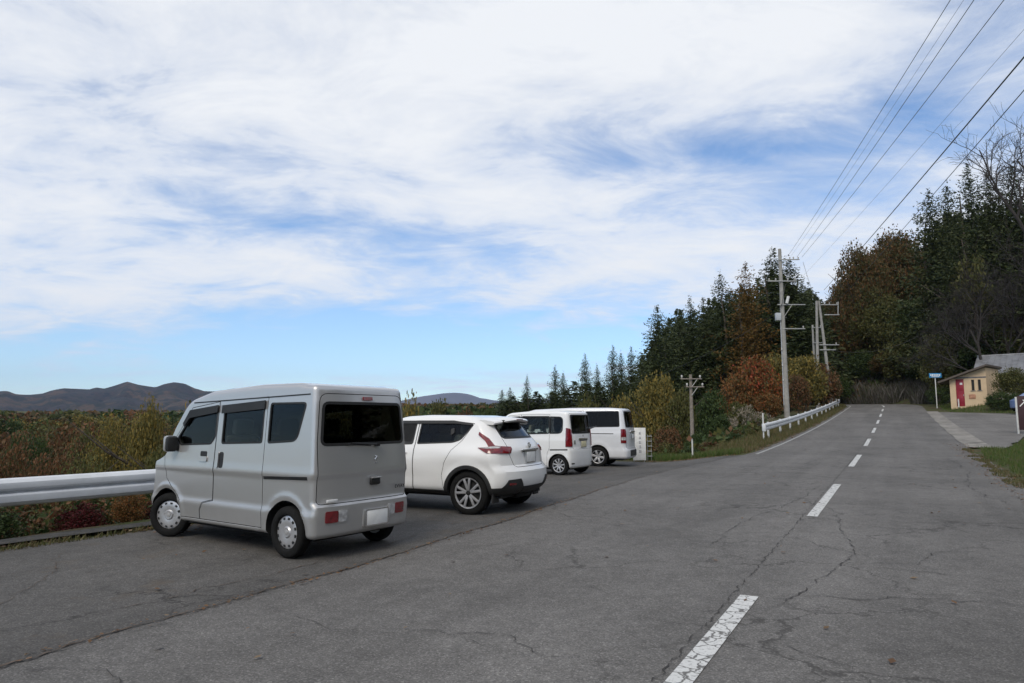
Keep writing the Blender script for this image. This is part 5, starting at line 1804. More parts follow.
# front wall with door and window openings cut through (wall in x, z; facing -y)
wl = MB()
wl.prism([(0, -0.3), (Lh, -0.3), (Lh, ztr), (0, ztl)], 'y', 0, Dp)
wall = wl.mesh('wall')
xd = lambda px: (px - 951) / 37.0 * Lh
cuts = []
dz0, dz1 = 0.08, hzv(379.5)
for x0, x1, za_, zb_ in ((xd(957), xd(965.5), dz0, dz1), (xd(973), xd(976), hzv(391), hzv(380.5)), (xd(979.5), xd(982.5), hzv(391), hzv(380.5))):
    cuts.append((MB().prism([(x0, za_), (x1, za_), (x1, zb_), (x0, zb_)], 'y', -0.5, 0.16).mesh('c'), 'DIFFERENCE'))
link('wall', boolean(wall, cuts), M['peach'], house)
d = MB().box(((xd(957) + xd(965.5)) / 2, 0.10, (dz0 + dz1) / 2), (xd(965.5) - xd(957) - 0.02, 0.05, dz1 - dz0 - 0.02), None, 0.008).build('door', M['doorred'], house)
for zz in (0.28, 0.72):
    MB().box(((xd(957) + xd(965.5)) / 2, 0.07, dz0 + (dz1 - dz0) * zz), ((xd(965.5) - xd(957)) * 0.62, 0.015, (dz1 - dz0) * 0.30), None, 0.004).build('door_panel', M['doorred'], d)
MB().box(((xd(957) + xd(965.5)) / 2 + 0.1, 0.058, dz1 - 0.42), (0.20, 0.012, 0.18)).build('notice', M['plate'], d)
MB().box((xd(964.5), 0.055, dz0 + 1.0), (0.04, 0.05, 0.14)).build('handle', M['steel'], d)
for x0, x1 in ((973, 976), (979.5, 982.5)):
    xa, xb = xd(x0), xd(x1)
    w_ = MB().box(((xa + xb) / 2, 0.12, (hzv(391) + hzv(380.5)) / 2), (xb - xa - 0.01, 0.02, hzv(380.5) - hzv(391) - 0.01)).build('window', M['dark'], house)
    f = MB()
    f.box(((xa + xb) / 2, -0.012, hzv(391) - 0.04), (xb - xa + 0.14, 0.06, 0.06))
    f.build('sill', M['gable'], w_)
MB().tube([(xd(959.3), -0.12, 0.0), (xd(959.3), -0.12, 0.75)], 0.06, 8).build('door_post', M['post'], house)
MB().box((Lh * 0.60, -0.02, hzv(397)), (0.5, 0.03, 0.4), None, 0.005).build('wall_patch', simple('patch', (0.42, 0.22, 0.14), rough=0.9, var=0.3), house)
rf = MB()
o_ = 0.55
rf.prism([(-o_ * 1.4, ztl - 0.30), (Lh + 0.2, ztr + 0.10), (Lh + 0.2, ztr + 0.26), (-o_ * 1.4, ztl - 0.12)], 'y', -o_, Dp + o_)
rf.build('roof', M['tin_b'], house)
MB().prism([(0.35, hzv(378.9)), (Lh, hzv(378.9)), (Lh, hzv(377.7)), (0.55, hzv(377.7))], 'y', -0.03, -0.005).build('fascia', M['gable'], house)

# larger building with the grey tin roof, behind and to the right
bl = at(983.5, 400, HD + 3.2)
zb_ = gz(bl[0] + 3, bl[1] + 2)
barn = empty('farmhouse', (bl[0], bl[1], zb_), ang + R(5), 'larger pale farmhouse with a wide grey tin roof behind the round bush', 'house')
bz = lambda py: at(1000, py, HD + 3.5)[2] - zb_
Lb, Db = 11.5, 7.0
ze, zr = bz(375), bz(355)
wb = MB()
wb.prism([(0, -0.4), (Db, -0.4), (Db, ze), (Db / 2, zr - 0.25), (0, ze)], 'x', 0.0, Lb)
wbm = wb.mesh('wall')
cuts = []
for x0, x1, za_, zc_ in ((1.2, 2.4, 0.9, 2.0), (3.4, 5.0, 0.9, 2.0), (6.4, 7.4, 0.05, 2.05), (8.4, 10.2, 0.9, 2.0)):
    cuts.append((MB().prism([(x0, za_), (x1, za_), (x1, zc_), (x0, zc_)], 'y', -0.5, 0.16).mesh('c'), 'DIFFERENCE'))
link('wall', boolean(wbm, cuts), M['wallw'], barn)
for x0, x1, za_, zc_ in ((1.2, 2.4, 0.9, 2.0), (3.4, 5.0, 0.9, 2.0), (8.4, 10.2, 0.9, 2.0)):
    w_ = MB().box(((x0 + x1) / 2, 0.12, (za_ + zc_) / 2), (x1 - x0 - 0.01, 0.02, zc_ - za_ - 0.01)).build('window', M['dark'], barn)
    f = MB()
    for xx in (x0 + 0.03, (x0 + x1) / 2, x1 - 0.03):
        f.box((xx, 0.08, (za_ + zc_) / 2), (0.05, 0.05, zc_ - za_ - 0.02))
    f.box(((x0 + x1) / 2, 0.082, za_ + 0.03), (x1 - x0 - 0.12, 0.05, 0.05))
    f.build('frame', M['post'], w_)
dr = MB().box((6.9, 0.11, 1.05), (0.98, 0.05, 1.98)).build('door', M['gable'], barn)
MB().box((7.25, 0.07, 1.0), (0.04, 0.05, 0.14)).build('handle', M['steel'], dr)
rr_ = MB()
sl = (zr - ze) / (Db / 2)
for sgn in (0, 1):
    y0, y1 = (-0.8, Db / 2) if sgn == 0 else (Db + 0.8, Db / 2)
    za_, zc_ = ze - sl * 0.8, zr
    rr_.prism([(y0, za_), (y1, zc_), (y1, zc_ + 0.12), (y0, za_ + 0.12)], 'x', -0.75, Lb + 0.75)
roof = rr_.build('roof', M['tin'], barn)
rb = MB()
for k in range(27):       # standing seams
    xx = -0.7 + k * 0.48
    rb.prism([(-0.78, ze - sl * 0.78 + 0.12), (Db / 2 - 0.05, zr + 0.10), (Db / 2 - 0.05, zr + 0.15), (-0.78, ze - sl * 0.78 + 0.17)], 'x', xx, xx + 0.035)
rb.tube([(-0.78, Db / 2, zr + 0.13), (Lb + 0.78, Db / 2, zr + 0.13)], 0.09, 8)
rb.build('roof_seam', M['tin'], roof)
gb = MB().prism([(0.12, ze - 0.9), (Db - 0.12, ze - 0.9), (Db - 0.12, ze - 0.05), (Db / 2, zr - 0.32), (0.12, ze - 0.05)], 'x', -0.03, -0.004)
gb.build('gable_board', M['gable'], barn)
MB().prism([(-0.75, ze - sl * 0.75 - 0.16), (Db / 2, zr - 0.14), (Db / 2, zr + 0.0), (-0.75, ze - sl * 0.75 - 0.01)], 'x', -0.80, -0.755).build('barge_board', M['gable'], barn)

# blue road sign on a white post by the trees
b0 = at(936, 391, 66)
zs_ = gz(b0[0], b0[1])
bs = empty('road_sign', (b0[0], b0[1], zs_), R(-10), 'small blue sign on a white post in front of the dark trees', 'sign')
hs = at(936, 375.5, 66)[2] - zs_
MB().tube([(0, 0, -0.3), (0, 0, hs - 0.1)], 0.045, 10).build('sign_post', M['post'], bs)
pn = MB().box((0, -0.07, hs), (1.10, 0.04, 0.44), None, 0.03).build('panel', simple('sign_blue', (0.03, 0.22, 0.46), rough=0.4), bs)
b = MB()
for k, wd in enumerate((0.10, 0.13, 0.09, 0.12, 0.10, 0.11)):
    b.box((-0.40 + k * 0.155, -0.094, hs + 0.04), (wd, 0.006, 0.14))
b.box((0, -0.094, hs - 0.12), (0.7, 0.006, 0.05))
b.build('lettering', M['plate'], pn)

# dark board with a white arrow on the right
mk = at(1018.5, 433, 34)
zk = gz(mk[0], mk[1])
ms = empty('arrow_sign', (mk[0], mk[1], zk), R(-12), 'dark maroon board with a white arrow on white posts at the corner of the yard', 'sign')
hk = lambda py: at(1018, py, mk[1])[2] - zk
MB().box((0.0, 0, hk(398) / 2 - 0.1), (0.07, 0.07, hk(396) + 0.2), None, 0.008).build('sign_post', M['post'], ms)
MB().box((1.06, 0, hk(398) / 2 - 0.1), (0.07, 0.07, hk(396) + 0.2), None, 0.008).build('sign_post', M['post'], ms)
pn = MB().box((0.53, -0.055, (hk(396) + hk(430)) / 2), (1.00, 0.03, hk(396) - hk(430)), None, 0.008).build('panel', simple('sign_maroon', (0.045, 0.018, 0.022), rough=0.6), ms)
ar = MB()
zc = hk(403)
ar.tube([(0.12, -0.075, zc - 0.17), (0.38, -0.075, zc + 0.10)], 0.026, 6)
ar.prism([(0.46, zc + 0.18), (0.24, zc + 0.15), (0.43, zc - 0.04)], 'y', -0.09, -0.072)
ar.build('arrow', M['plate'], pn)

# ------------------------------------------------------------------ vegetation
M['l_dry2'] = leaf_mat('dry_weed', [(0.16, 0.12, 0.06), (0.10, 0.09, 0.035), (0.08, 0.10, 0.03), (0.20, 0.15, 0.09)])
def diamonds(C, A, B):
    """leaf-shaped quads: centre C, half length vector A, half width vector B"""
    n = len(C)
    V = np.stack([C - A, C + B * 1.0 - A * 0.1, C + A, C - B * 1.0 - A * 0.1], 1).reshape(-1, 3)
    return V, np.arange(n * 4).reshape(n, 4)


def rand_dirs(rg, n):
    d = rg.normal(size=(n, 3))
    return d / np.linalg.norm(d, axis=1)[:, None]


def leaf_cloud(rg, C, size, along=None, spread=1.0, asp=0.5):
    n = len(C)
    a = rand_dirs(rg, n) * spread
    if along is not None:
        a = a + along
    a /= np.linalg.norm(a, axis=1)[:, None] + 1e-9
    b = np.cross(a, rand_dirs(rg, n))
    b /= np.linalg.norm(b, axis=1)[:, None] + 1e-9
    s = size * (0.6 + 0.8 * rg.random(n))
    return diamonds(C, a * s[:, None] * 0.5, b * (s * asp * 0.5)[:, None])


def conifer_pts(rg, h, r, nl=78, dens=1.0, ragged=0.3, low=0.10):
    C, D, S = [], [], []
    for k in range(nl):
        t = (k + rg.random()) / nl
        z = h * (low + (1 - low) * t)
        Rr = 1.12 * r * (1 - t) ** 0.55 * min(1, 0.35 + 13 * (1 - t)) * (1 - ragged + 2 * ragged * rg.random()) + 0.04
        if t < 0.12: Rr *= 0.6 + 3 * t
        nb = int(rg.integers(5, 9))
        a0 = rg.random() * 6.28
        for j in range(nb):
            a = a0 + 6.28 * j / nb + rg.normal() * 0.25
            L = Rr * (0.7 + 0.5 * rg.random())
            m = max(2, int(L / 0.20 * dens))
            z_ = z + rg.normal() * h * 0.008
            q = (np.arange(m) + 0.7) / m
            rad = L * q
            zz = z_ - 0.50 * rad + 0.34 * rad * q + rg.normal(0, 0.20, m)
            p = np.stack([rad * math.cos(a), rad * math.sin(a), zz], 1)
            for _ in range(3):
                C.append(p + rg.normal(0, 0.20 * (1 - 0.6 * t), (m, 3)))
                S.append(np.full(m, 1.0 - 0.5 * t ** 2))
                D.append(np.tile([math.cos(a) * 0.8, math.sin(a) * 0.8, -0.25 + 0.5 * rg.random()], (m, 1)))
    tz = np.linspace(h * 0.965, h * 1.0, 14)
    C.append(np.stack([rg.normal(0, 0.05, 14), rg.normal(0, 0.05, 14), tz], 1)); D.append(np.tile([0, 0, 2.0], (14, 1))); S.append(np.full(14, 0.45))
    return np.concatenate(C), np.concatenate(D), np.concatenate(S)


def conifer_mesh(name, seed, h=20.0, r=2.6, **kw):
    rg = np.random.default_rng(seed)
    C, D, S = conifer_pts(rg, h, r, **kw)
    V, Fq = leaf_cloud(rg, C, 0.36 * S, D, 0.9, 0.42)
    return np_mesh(name, V, Fq)


def crown_pts(rg, rx, rz, ncl, per, hollow=0.55, lump=0.28):
    """points gathered in clumps through an uneven crown centred at the origin"""
    d = rand_dirs(rg, ncl)
    d[:, 2] = np.where(d[:, 2] < -0.85, -d[:, 2], d[:, 2])
    rad = (hollow + (1 - hollow) * rg.random(ncl)) * (0.78 + 0.30 * rg.random(ncl))
    cc = d * rad[:, None] * np.array([rx, rx, rz])
    cl = lump * rx * (0.6 + 0.8 * rg.random(ncl))
    P = cc[:, None, :] + rg.normal(size=(ncl, per, 3)) * cl[:, None, None] * np.array([0.55, 0.55, 0.42])
    P = P.reshape(-1, 3)
    q = np.linalg.norm(P / np.array([rx, rx, rz]), axis=1)
    lim = np.repeat(0.86 + 0.34 * rg.random(ncl), per) * (0.9 + 0.14 * rg.random(len(P)))
    return P * np.where(q > lim, lim / q, 1.0)[:, None]


def bush_mesh(name, seed, rx, rz, ncl, per, leaf, asp=0.6, hollow=0.45):
    rg = np.random.default_rng(seed)
    P = crown_pts(rg, rx, rz, ncl, per, hollow)
    V, Fq = leaf_cloud(rg, P, leaf, np.array([0, 0, 0.0]), 1.0, asp)
    return np_mesh(name, V, Fq)


def trunk_mesh(h, r0, seed, limbs=6, crown_from=0.4, spread=0.25, top=0.85):
    rg = random.Random(seed)
    b = MB()
    pts, x, y = [], 0, 0
    for k in range(7):
        t = k / 6
        pts.append((x, y, h * top * t - 0.3 * (k == 0)))
        x += rg.uniform(-1, 1) * h * 0.012
        y += rg.uniform(-1, 1) * h * 0.012
    b.tube(pts, [r0 * (1 - 0.85 * k / 6) for k in range(7)], 8)
    for k in range(limbs):
        t = crown_from + (top - crown_from) * (k + 0.5) / limbs
        a = rg.uniform(0, 6.28)
        i = min(5, int(t / top * 6))
        p = Vector(pts[i])
        L = h * spread * rg.uniform(0.7, 1.2)
        q = p + Vector((math.cos(a) * L * 0.5, math.sin(a) * L * 0.5, L * 0.3))
        e = p + Vector((math.cos(a) * L, math.sin(a) * L, L * 0.75))
        b.tube([p, q, e], [r0 * 0.35, r0 * 0.22, r0 * 0.07], 5)
    return b.mesh('trunk', 40)


CON = [conifer_mesh('crown', 21 + k, 20, [2.5, 2.9, 2.2, 3.1][k], ragged=[0.3, 0.4, 0.25, 0.35][k]) for k in range(4)]
for k, m_ in enumerate(CON):
    m_.materials.append(M['l_con'])
CON_O = [conifer_mesh('crown', 31 + k, 20, 3.0, ragged=0.45) for k in range(2)]
for m_ in CON_O: m_.materials.append(M['l_con2'])
LAR = conifer_mesh('crown', 41, 20, 3.3, ragged=0.5, nl=64)
LAR.materials.append(M['l_larch'])
TRK = trunk_mesh(20, 0.28, 5, limbs=0)
TRK.materials.append(M['bark'])
ORD = ['first', 'second', 'third', 'fourth', 'fifth', 'sixth', 'seventh', 'eighth', 'ninth', 'tenth', 'eleventh', 'twelfth', 'thirteenth', 'fourteenth', 'fifteenth', 'sixteenth']


def conifer(px, py, depth, label, group, me, wide=1.0, rot=None, name='cedar_tree', zmin=None):
    p = at(px, py, depth)
    z = gz(p[0], p[1])
    h = max(6.0, p[2] - z)
    root = empty(name, (p[0], p[1], z), rot if rot is not None else random.uniform(0, 6), label, 'tree', group)
    s = h / 20.0
    for nm, m_ in (('trunk', TRK), ('crown', me)):
        o = bpy.data.objects.new(nm, m_)
        COL.objects.link(o)
        o.parent = root
        o.scale = (max(0.75, s ** 0.6) * wide, max(0.75, s ** 0.6) * wide, s)
    return root


ROW = [(502, 390, 108), (510, 388, 104), (527, 377, 98), (555, 367, 94), (563, 373, 99), (585, 355, 92), (597, 366, 98), (613, 347, 92), (621, 353, 97), (631, 348, 90), (641, 358, 88)]
for k, (a, b_, d) in enumerate(ROW):
    conifer(a, b_, d, 'slender dark cedar, %s from the left in the row descending behind the parked cars' % ORD[k], 'cedars in the descending row', CON[k % 4], 0.85)
CLU = [(657, 307, 80), (669, 318, 85), (679, 313, 88), (690, 300, 84), (703, 299, 87), (720, 274, 84), (731, 292, 90), (757, 288, 90), (773, 250, 86), (789, 260, 84), (802, 282, 90), (816, 296, 96)]
for k, (a, b_, d) in enumerate(CLU):
    lb = 'tall dark cedar, %s from the left in the dense stand behind the utility pole' % ORD[k]
    if k == 8: lb = 'tallest dark cedar of the stand, its tip just left of the utility pole top'
    if k == 5: lb = 'pointed dark cedar beside the golden brown larch, on its left'
    if k == 0: lb = 'dark columnar cedar at the left end of the dense stand behind the slim weathered pole'
    conifer(a, b_, d, lb, 'cedars in the dense stand', CON[(k * 3 + 1) % 4], 1.75 if k in (8, 9) else 1.3)
conifer(745, 264, 82, 'golden brown larch standing out among the dark cedars left of the utility pole', None, LAR, 1.25, name='larch_tree')
RGT = [(928, 191, 82), (946, 186, 84), (967, 166, 80), (987, 173, 82), (1011, 166, 78), (1034, 160, 76), (956, 214, 76)]
for k, (a, b_, d) in enumerate(RGT):
    lb = 'tall cedar with ragged top, %s from the left on the hill behind the cottage' % ORD[k]
    conifer(a, b_, d, lb, 'cedars on the hill behind the cottage', (CON_O + CON)[(k * 2) % 6], 1.35)

# the wood standing behind these rows reads as one dark mass
rg = np.random.default_rng(77)


def merge(parts, name, mats):
    V, Fq, mi, off = [], [], [], 0
    for v, f, m_ in parts:
        V.append(v); Fq.append(f + off); mi.append(np.full(len(f), m_)); off += len(v)
    me = np_mesh(name, np.concatenate(V), np.concatenate(Fq), np.concatenate(mi))
    o = link(name, me, mats)
    return tag(o, kind='stuff')


def mesh_arrays(me):
    v = np.zeros(len(me.vertices) * 3, np.float32)
    me.vertices.foreach_get('co', v)
    f = np.zeros(len(me.loops), np.int32)
    me.loops.foreach_get('vertex_index', f)
    return v.reshape(-1, 3), f.reshape(-1, 4)


CONLO = []
for k in range(3):
    r_ = np.random.default_rng(90 + k)
    C, D, S = conifer_pts(r_, 20, 3.0, nl=44, dens=0.5, ragged=0.4)
    CONLO.append(leaf_cloud(r_, C, 0.75 * S, D, 0.8, 0.5))
skyline = np.array([(500, 398), (560, 384), (600, 374), (640, 362), (652, 330), (662, 318), (700, 306), (745, 288), (775, 268), (805, 288), (835, 292), (860, 285), (900, 260), (930, 225), (970, 205), (1010, 205), (1080, 200), (1200, 210)], float)
parts = []
for row, (dep, low) in enumerate(((99, 4), (112, 0), (106, 26))):
    for px in np.arange(505 if row == 0 else 655, 1190, 9 if row < 2 else 16):
        px += rg.uniform(-4, 4)
        if row == 2 and (px < 850): continue
        d = dep + rg.uniform(-4, 4) + (16 if px > 825 else 0)
        py = np.interp(px, skyline[:, 0], skyline[:, 1]) + low + rg.uniform(-4, 14)
        p = at(px, py, d)
        z = gz(p[0], p[1])
        if p[2] - z < 5: continue
        h = (p[2] - z) / 20
        v, f = CONLO[int(rg.integers(3))]
        a = rg.random() * 6.28
        c, s = math.cos(a), math.sin(a)
        w_ = 1.15
        V = np.stack([(v[:, 0] * c - v[:, 1] * s) * w_ + p[0], (v[:, 0] * s + v[:, 1] * c) * w_ + p[1], v[:, 2] * h + z], 1)
        parts.append((V, f, int(rg.integers(2))))
for k in range(46):
    u = rg.uniform(-42, 22)
    v = rg.uniform(13, 26)
    X, Y = to_xy(u, v)
    if Y > 0.55 * X - 2: continue
    v_, f = CONLO[k % 3]
    V = np.stack([v_[:, 0] * 1.2 + X, v_[:, 1] * 1.2 + Y, v_[:, 2] * rg.uniform(0.5, 0.75) + gz(X, Y)], 1)
    parts.append((V, f, k % 2))
merge(parts, 'cedar_wood', [M['l_con'], M['l_con2']])

# ---- broadleaf trees and bushes, each a thing of its own
BUSH = {}


def bush_variant(key, seed, mat, leaf=0.16, ncl=60, per=46, rz=0.85):
    k = (key, seed, mat)
    if k not in BUSH:
        me = bush_mesh('crown', seed, 1.0, rz, ncl, per, leaf)
        me.materials.append(M[mat])
        BUSH[k] = me
    return BUSH[k]


TRB = {}


def broadleaf(px, py_top, depth, half_px, label, mat, group=None, name='autumn_tree', cat='tree', seed=1, leaf=0.10, ncl=80, per=60, py_bot=None, flat=None, trunk='bark'):
    """a crown whose top and half width are where the photograph shows them; stands on the ground below"""
    p = at(px, py_top, depth)
    z0 = gz(p[0], p[1])
    rr = half_px * depth / F_PX
    top = p[2]
    if py_bot is not None:
        bot = max(z0, at(px, py_bot, depth)[2])
    else:
        bot = z0
    rz = max(0.3, (top - bot) / 2)
    root = empty(name, (p[0], p[1], z0), 0, label, cat, group)
    me = bush_variant('b', seed, mat, leaf, ncl, per, 1.0)
    o = bpy.data.objects.new('crown', me)
    COL.objects.link(o)
    o.parent = root
    o.location = (0, 0, bot - z0 + rz)
    o.scale = (rr, rr * 0.9, rz)
    o.rotation_euler = (0, 0, (seed * 1.7) % 6.28)
    H = top - z0
    tk = ('t', seed % 3, trunk)
    if tk not in TRB:
        t = trunk_mesh(10, 0.20, 60 + seed % 3, limbs=7, crown_from=0.3, spread=0.28)
        t.materials.append(M[trunk])
        TRB[tk] = t
    o = bpy.data.objects.new('trunk', TRB[tk])
    COL.objects.link(o)
    o.parent = root
    o.scale = (H / 10, H / 10, H / 10)
    return root


B = broadleaf
# big brown trees right of the pair of poles
B(893, 229, 106, 34, 'large russet brown tree with the highest crown right of the pair of leaning poles', 'l_brown', None, 'oak_tree', seed=2, leaf=0.055, ncl=230, per=120)
B(858, 248, 104, 30, 'large brown tree leaning over the bend, left neighbour of the highest russet tree', 'l_brown', None, 'oak_tree', seed=3, leaf=0.055, ncl=230, per=120)
B(842, 282, 108, 22, 'dark brown tree at the left end of the brown trees, directly behind the road bend', 'l_brown', None, 'oak_tree', seed=5, leaf=0.06, ncl=200, per=110)
B(878, 290, 101, 32, 'olive brown tree standing lower, below the highest russet crown', 'l_olive', None, 'oak_tree', seed=4, leaf=0.06, ncl=200, per=110)
B(915, 300, 99, 30, 'dark green tree between the russet trees and the blue sign', 'l_green', None, 'broadleaf_tree', seed=6, leaf=0.065, ncl=200, per=100)
B(905, 335, 92, 26, 'yellowish green bush at the foot of the dark trees, left of the blue sign', 'l_olive', None, 'shrub', 'shrub', seed=7, ncl=70, per=60, py_bot=388)
B(935, 338, 75, 20, 'olive green bush right behind the blue sign', 'l_olive', None, 'shrub', 'shrub', seed=8, ncl=70, per=60, py_bot=396)
B(962, 330, 76, 28, 'dark green bush filling the slope above the cottage roof', 'l_green', None, 'shrub', 'shrub', seed=9, ncl=80, per=60, py_bot=400)
B(1000, 318, 78, 30, 'dark olive bush on the slope above the grey tin roof', 'l_olive', None, 'shrub', 'shrub', seed=11, ncl=80, per=60, py_bot=390)
B(1040, 322, 78, 30, 'dark brush on the slope at the right edge above the tin roof', 'l_green', None, 'shrub', 'shrub', seed=12, ncl=80, per=60, py_bot=390)
B(970, 250, 74, 20, 'yellow leaved vine covered tree in front of the hill cedars', 'l_olive', None, 'broadleaf_tree', seed=13, leaf=0.13, ncl=40, per=40, py_bot=330)
B(938, 386, 70, 13, 'low green bush under the blue sign', 'l_green', None, 'shrub', 'shrub', seed=14, ncl=50, per=50)
B(862, 350, 100, 20, 'dark green bush at the top of the bend behind the dry stalks', 'l_green', None, 'shrub', 'shrub', seed=18, leaf=0.08, ncl=110, per=80)
B(888, 352, 97, 20, 'brownish bush above the dry stalks, right of the dark one at the bend', 'l_brown', None, 'shrub', 'shrub', seed=19, leaf=0.08, ncl=110, per=80)
B(922, 358, 90, 17, 'dark bush left of the blue sign behind the road edge', 'l_green', None, 'shrub', 'shrub', seed=18, leaf=0.08, ncl=110, per=80)
# by the house
B(1012, 367, 57.5, 21, 'round clipped dull green bush in front of the pale farmhouse', 'l_olive', None, 'shrub', 'shrub', seed=15, leaf=0.07, ncl=120, per=80, py_bot=402)
B(999, 392, 56, 14, 'low dark hedge bush right of the cottage', 'l_green', None, 'shrub', 'shrub', seed=16, leaf=0.10, ncl=80, per=60)
B(1014, 393, 55.5, 9, 'dark hedge bush beside the blue car', 'l_green', None, 'shrub', 'shrub', seed=17, leaf=0.12, ncl=60, per=50)
# autumn bushes around the tall pole
B(757, 357, 64, 26, 'bright red and orange autumn bush left of the tall utility pole', 'l_red', None, 'maple_tree', 'tree', seed=20, leaf=0.09, ncl=130, per=70)
B(735, 372, 62, 20, 'orange bush at the left of the bright red bush', 'l_orange', None, 'shrub', 'shrub', seed=21, leaf=0.1, ncl=90, per=60)
B(775, 352, 70, 22, 'olive yellow bush directly behind the tall utility pole', 'l_yel', None, 'shrub', 'shrub', seed=22, leaf=0.1, ncl=100, per=60)
B(803, 354, 67, 24, 'yellow brown bush right of the tall utility pole', 'l_yel', None, 'shrub', 'shrub', seed=23, leaf=0.1, ncl=110, per=60)
B(822, 362, 72, 18, 'reddish brown bush under the pair of leaning poles', 'l_rust', None, 'shrub', 'shrub', seed=24, leaf=0.1, ncl=90, per=60)
B(797, 374, 58.5, 14, 'rusty bush just behind the guardrail, right of the tall pole foot', 'l_rust', None, 'shrub', 'shrub', seed=25, leaf=0.12, ncl=70, per=50)
B(768, 392, 56, 14, 'orange brown bush at the foot of the tall utility pole', 'l_orange', None, 'shrub', 'shrub', seed=26, leaf=0.12, ncl=70, per=50)
B(838, 374, 90, 13, 'dark bush where the guardrail disappears round the bend', 'l_green', None, 'shrub', 'shrub', seed=27, leaf=0.12, ncl=60, per=50)
B(815, 384, 74, 16, 'brownish bush behind the far end of the guardrail', 'l_rust', None, 'shrub', 'shrub', seed=28, leaf=0.12, ncl=70, per=50)
B(740, 402, 50, 18, 'green brown bush left of the guardrail end', 'l_olive', None, 'shrub', 'shrub', seed=29, leaf=0.11, ncl=90, per=60)
B(722, 415, 45, 20, 'dark green bush between the slim pole and the guardrail end', 'l_green', None, 'shrub', 'shrub', seed=30, leaf=0.1, ncl=100, per=60)
B(752, 424, 40, 15, 'low leafy bush below the guardrail end post', 'l_olive', None, 'shrub', 'shrub', seed=31, leaf=0.12, ncl=70, per=60)
B(700, 433, 36, 18, 'dark green bush right behind the slim weathered pole', 'l_green', None, 'shrub', 'shrub', seed=32, leaf=0.1, ncl=90, per=60)
# olive and yellow trees behind the signboard
B(655, 374, 50, 27, 'broad olive yellow tree behind the white signboard', 'l_yel', None, 'autumn_tree', seed=33, leaf=0.075, ncl=170, per=80)
B(622, 390, 55, 22, 'yellow brown tree behind the roof of the long van', 'l_yel', None, 'autumn_tree', seed=34, leaf=0.085, ncl=120, per=70)
B(681, 388, 48, 16, 'olive tree just left of the slim weathered pole top', 'l_olive', None, 'autumn_tree', seed=35, leaf=0.1, ncl=100, per=60)
B(668, 425, 37, 20, 'reddish brown thicket behind the grey wire rack', 'l_rust', None, 'shrub', 'shrub', seed=36, leaf=0.09, ncl=110, per=60)
B(710, 388, 60, 18, 'dark green tree between the slim pole and the orange bush', 'l_green', None, 'autumn_tree', seed=37, leaf=0.1, ncl=100, per=60)
B(588, 395, 60, 22, 'dark leafy tree showing above the two white vans', 'l_olive', None, 'autumn_tree', seed=38, leaf=0.1, ncl=100, per=60)
for k, (px, py, d, hw, mt, lb) in enumerate([
    (668, 443, 30, 15, 'l_olive', 'low olive bush at the far edge of the lot, right of the grey wire rack'),
    (690, 446, 29, 13, 'l_green', 'low green bush at the lot edge touching the thin white stake'),
    (712, 443, 31, 15, 'l_rust', 'low reddish bush at the lot edge, right of the thin white stake'),
    (733, 440, 33, 14, 'l_green', 'low green bush at the lot edge below the plume grasses'),
    (748, 436, 36, 11, 'l_olive', 'low olive bush next to the foot of the guardrail end post'),
    (912, 384, 92, 14, 'l_green', 'low green bush on the bank at the road bend, right of the dry stalks'),
    (924, 389, 86, 10, 'l_olive', 'low olive bush at the right end of the bank, beside the blue sign')]):
    B(px, py, d, hw, lb, mt, None, 'shrub', 'shrub', seed=70 + k, leaf=0.09, ncl=90, per=60)
# bushes seen over the near guardrail
B(150, 404, 27, 30, 'yellow green bush rising above the guardrail just left of the silver van', 'l_yel', None, 'shrub', 'shrub', seed=40, leaf=0.048, ncl=240, per=110)
B(116, 415, 34, 32, 'tall yellow bush, left neighbour of the yellow green bush by the silver van', 'l_yel', None, 'shrub', 'shrub', seed=41, leaf=0.042, ncl=240, per=110)
B(60, 440, 26, 44, 'wide rust brown bush above the middle of the near guardrail', 'l_rust', None, 'shrub', 'shrub', seed=42, leaf=0.042, ncl=240, per=110)
B(12, 446, 22, 46, 'rust red bush above the guardrail at the left edge', 'l_rust', None, 'shrub', 'shrub', seed=43, leaf=0.042, ncl=240, per=110)
B(85, 456, 17, 44, 'low green bush directly over the near guardrail', 'l_olive', None, 'shrub', 'shrub', seed=44, leaf=0.042, ncl=240, per=110)
B(165, 446, 17, 34, 'low olive bush behind the nose of the silver van', 'l_olive', None, 'shrub', 'shrub', seed=45, leaf=0.042, ncl=240, per=110)
B(186, 432, 22, 34, 'dark rust bush behind the windscreen of the silver van', 'l_rust', None, 'shrub', 'shrub', seed=46, leaf=0.042, ncl=240, per=110)
B(28, 431, 42, 32, 'dark green tree over the left part of the near guardrail', 'l_green', None, 'autumn_tree', seed=47, leaf=0.048, ncl=240, per=110)
B(85, 428, 48, 24, 'olive tree left of the tall yellow bush', 'l_olive', None, 'autumn_tree', seed=48, leaf=0.048, ncl=240, per=110)
B(195, 405, 46, 26, 'yellowing tree behind the roof front of the silver van', 'l_yel', None, 'autumn_tree', seed=49, leaf=0.08, ncl=120, per=60)
B(410, 399, 52, 18, 'orange yellow tree seen between the silver van and the white crossover', 'l_yel', None, 'autumn_tree', seed=50, leaf=0.09, ncl=120, per=60)
B(438, 403, 60, 20, 'olive brown tree above the roof of the white crossover', 'l_olive', None, 'autumn_tree', seed=51, leaf=0.09, ncl=120, per=60)
B(486, 402, 66, 18, 'dull green tree above the tailgate of the white crossover', 'l_green', None, 'autumn_tree', seed=52, leaf=0.09, ncl=120, per=60)
B(463, 405, 74, 18, 'rust brown tree over the spoiler of the white crossover, below the far ridge', 'l_rust', None, 'autumn_tree', seed=54, leaf=0.08, ncl=150, per=70)
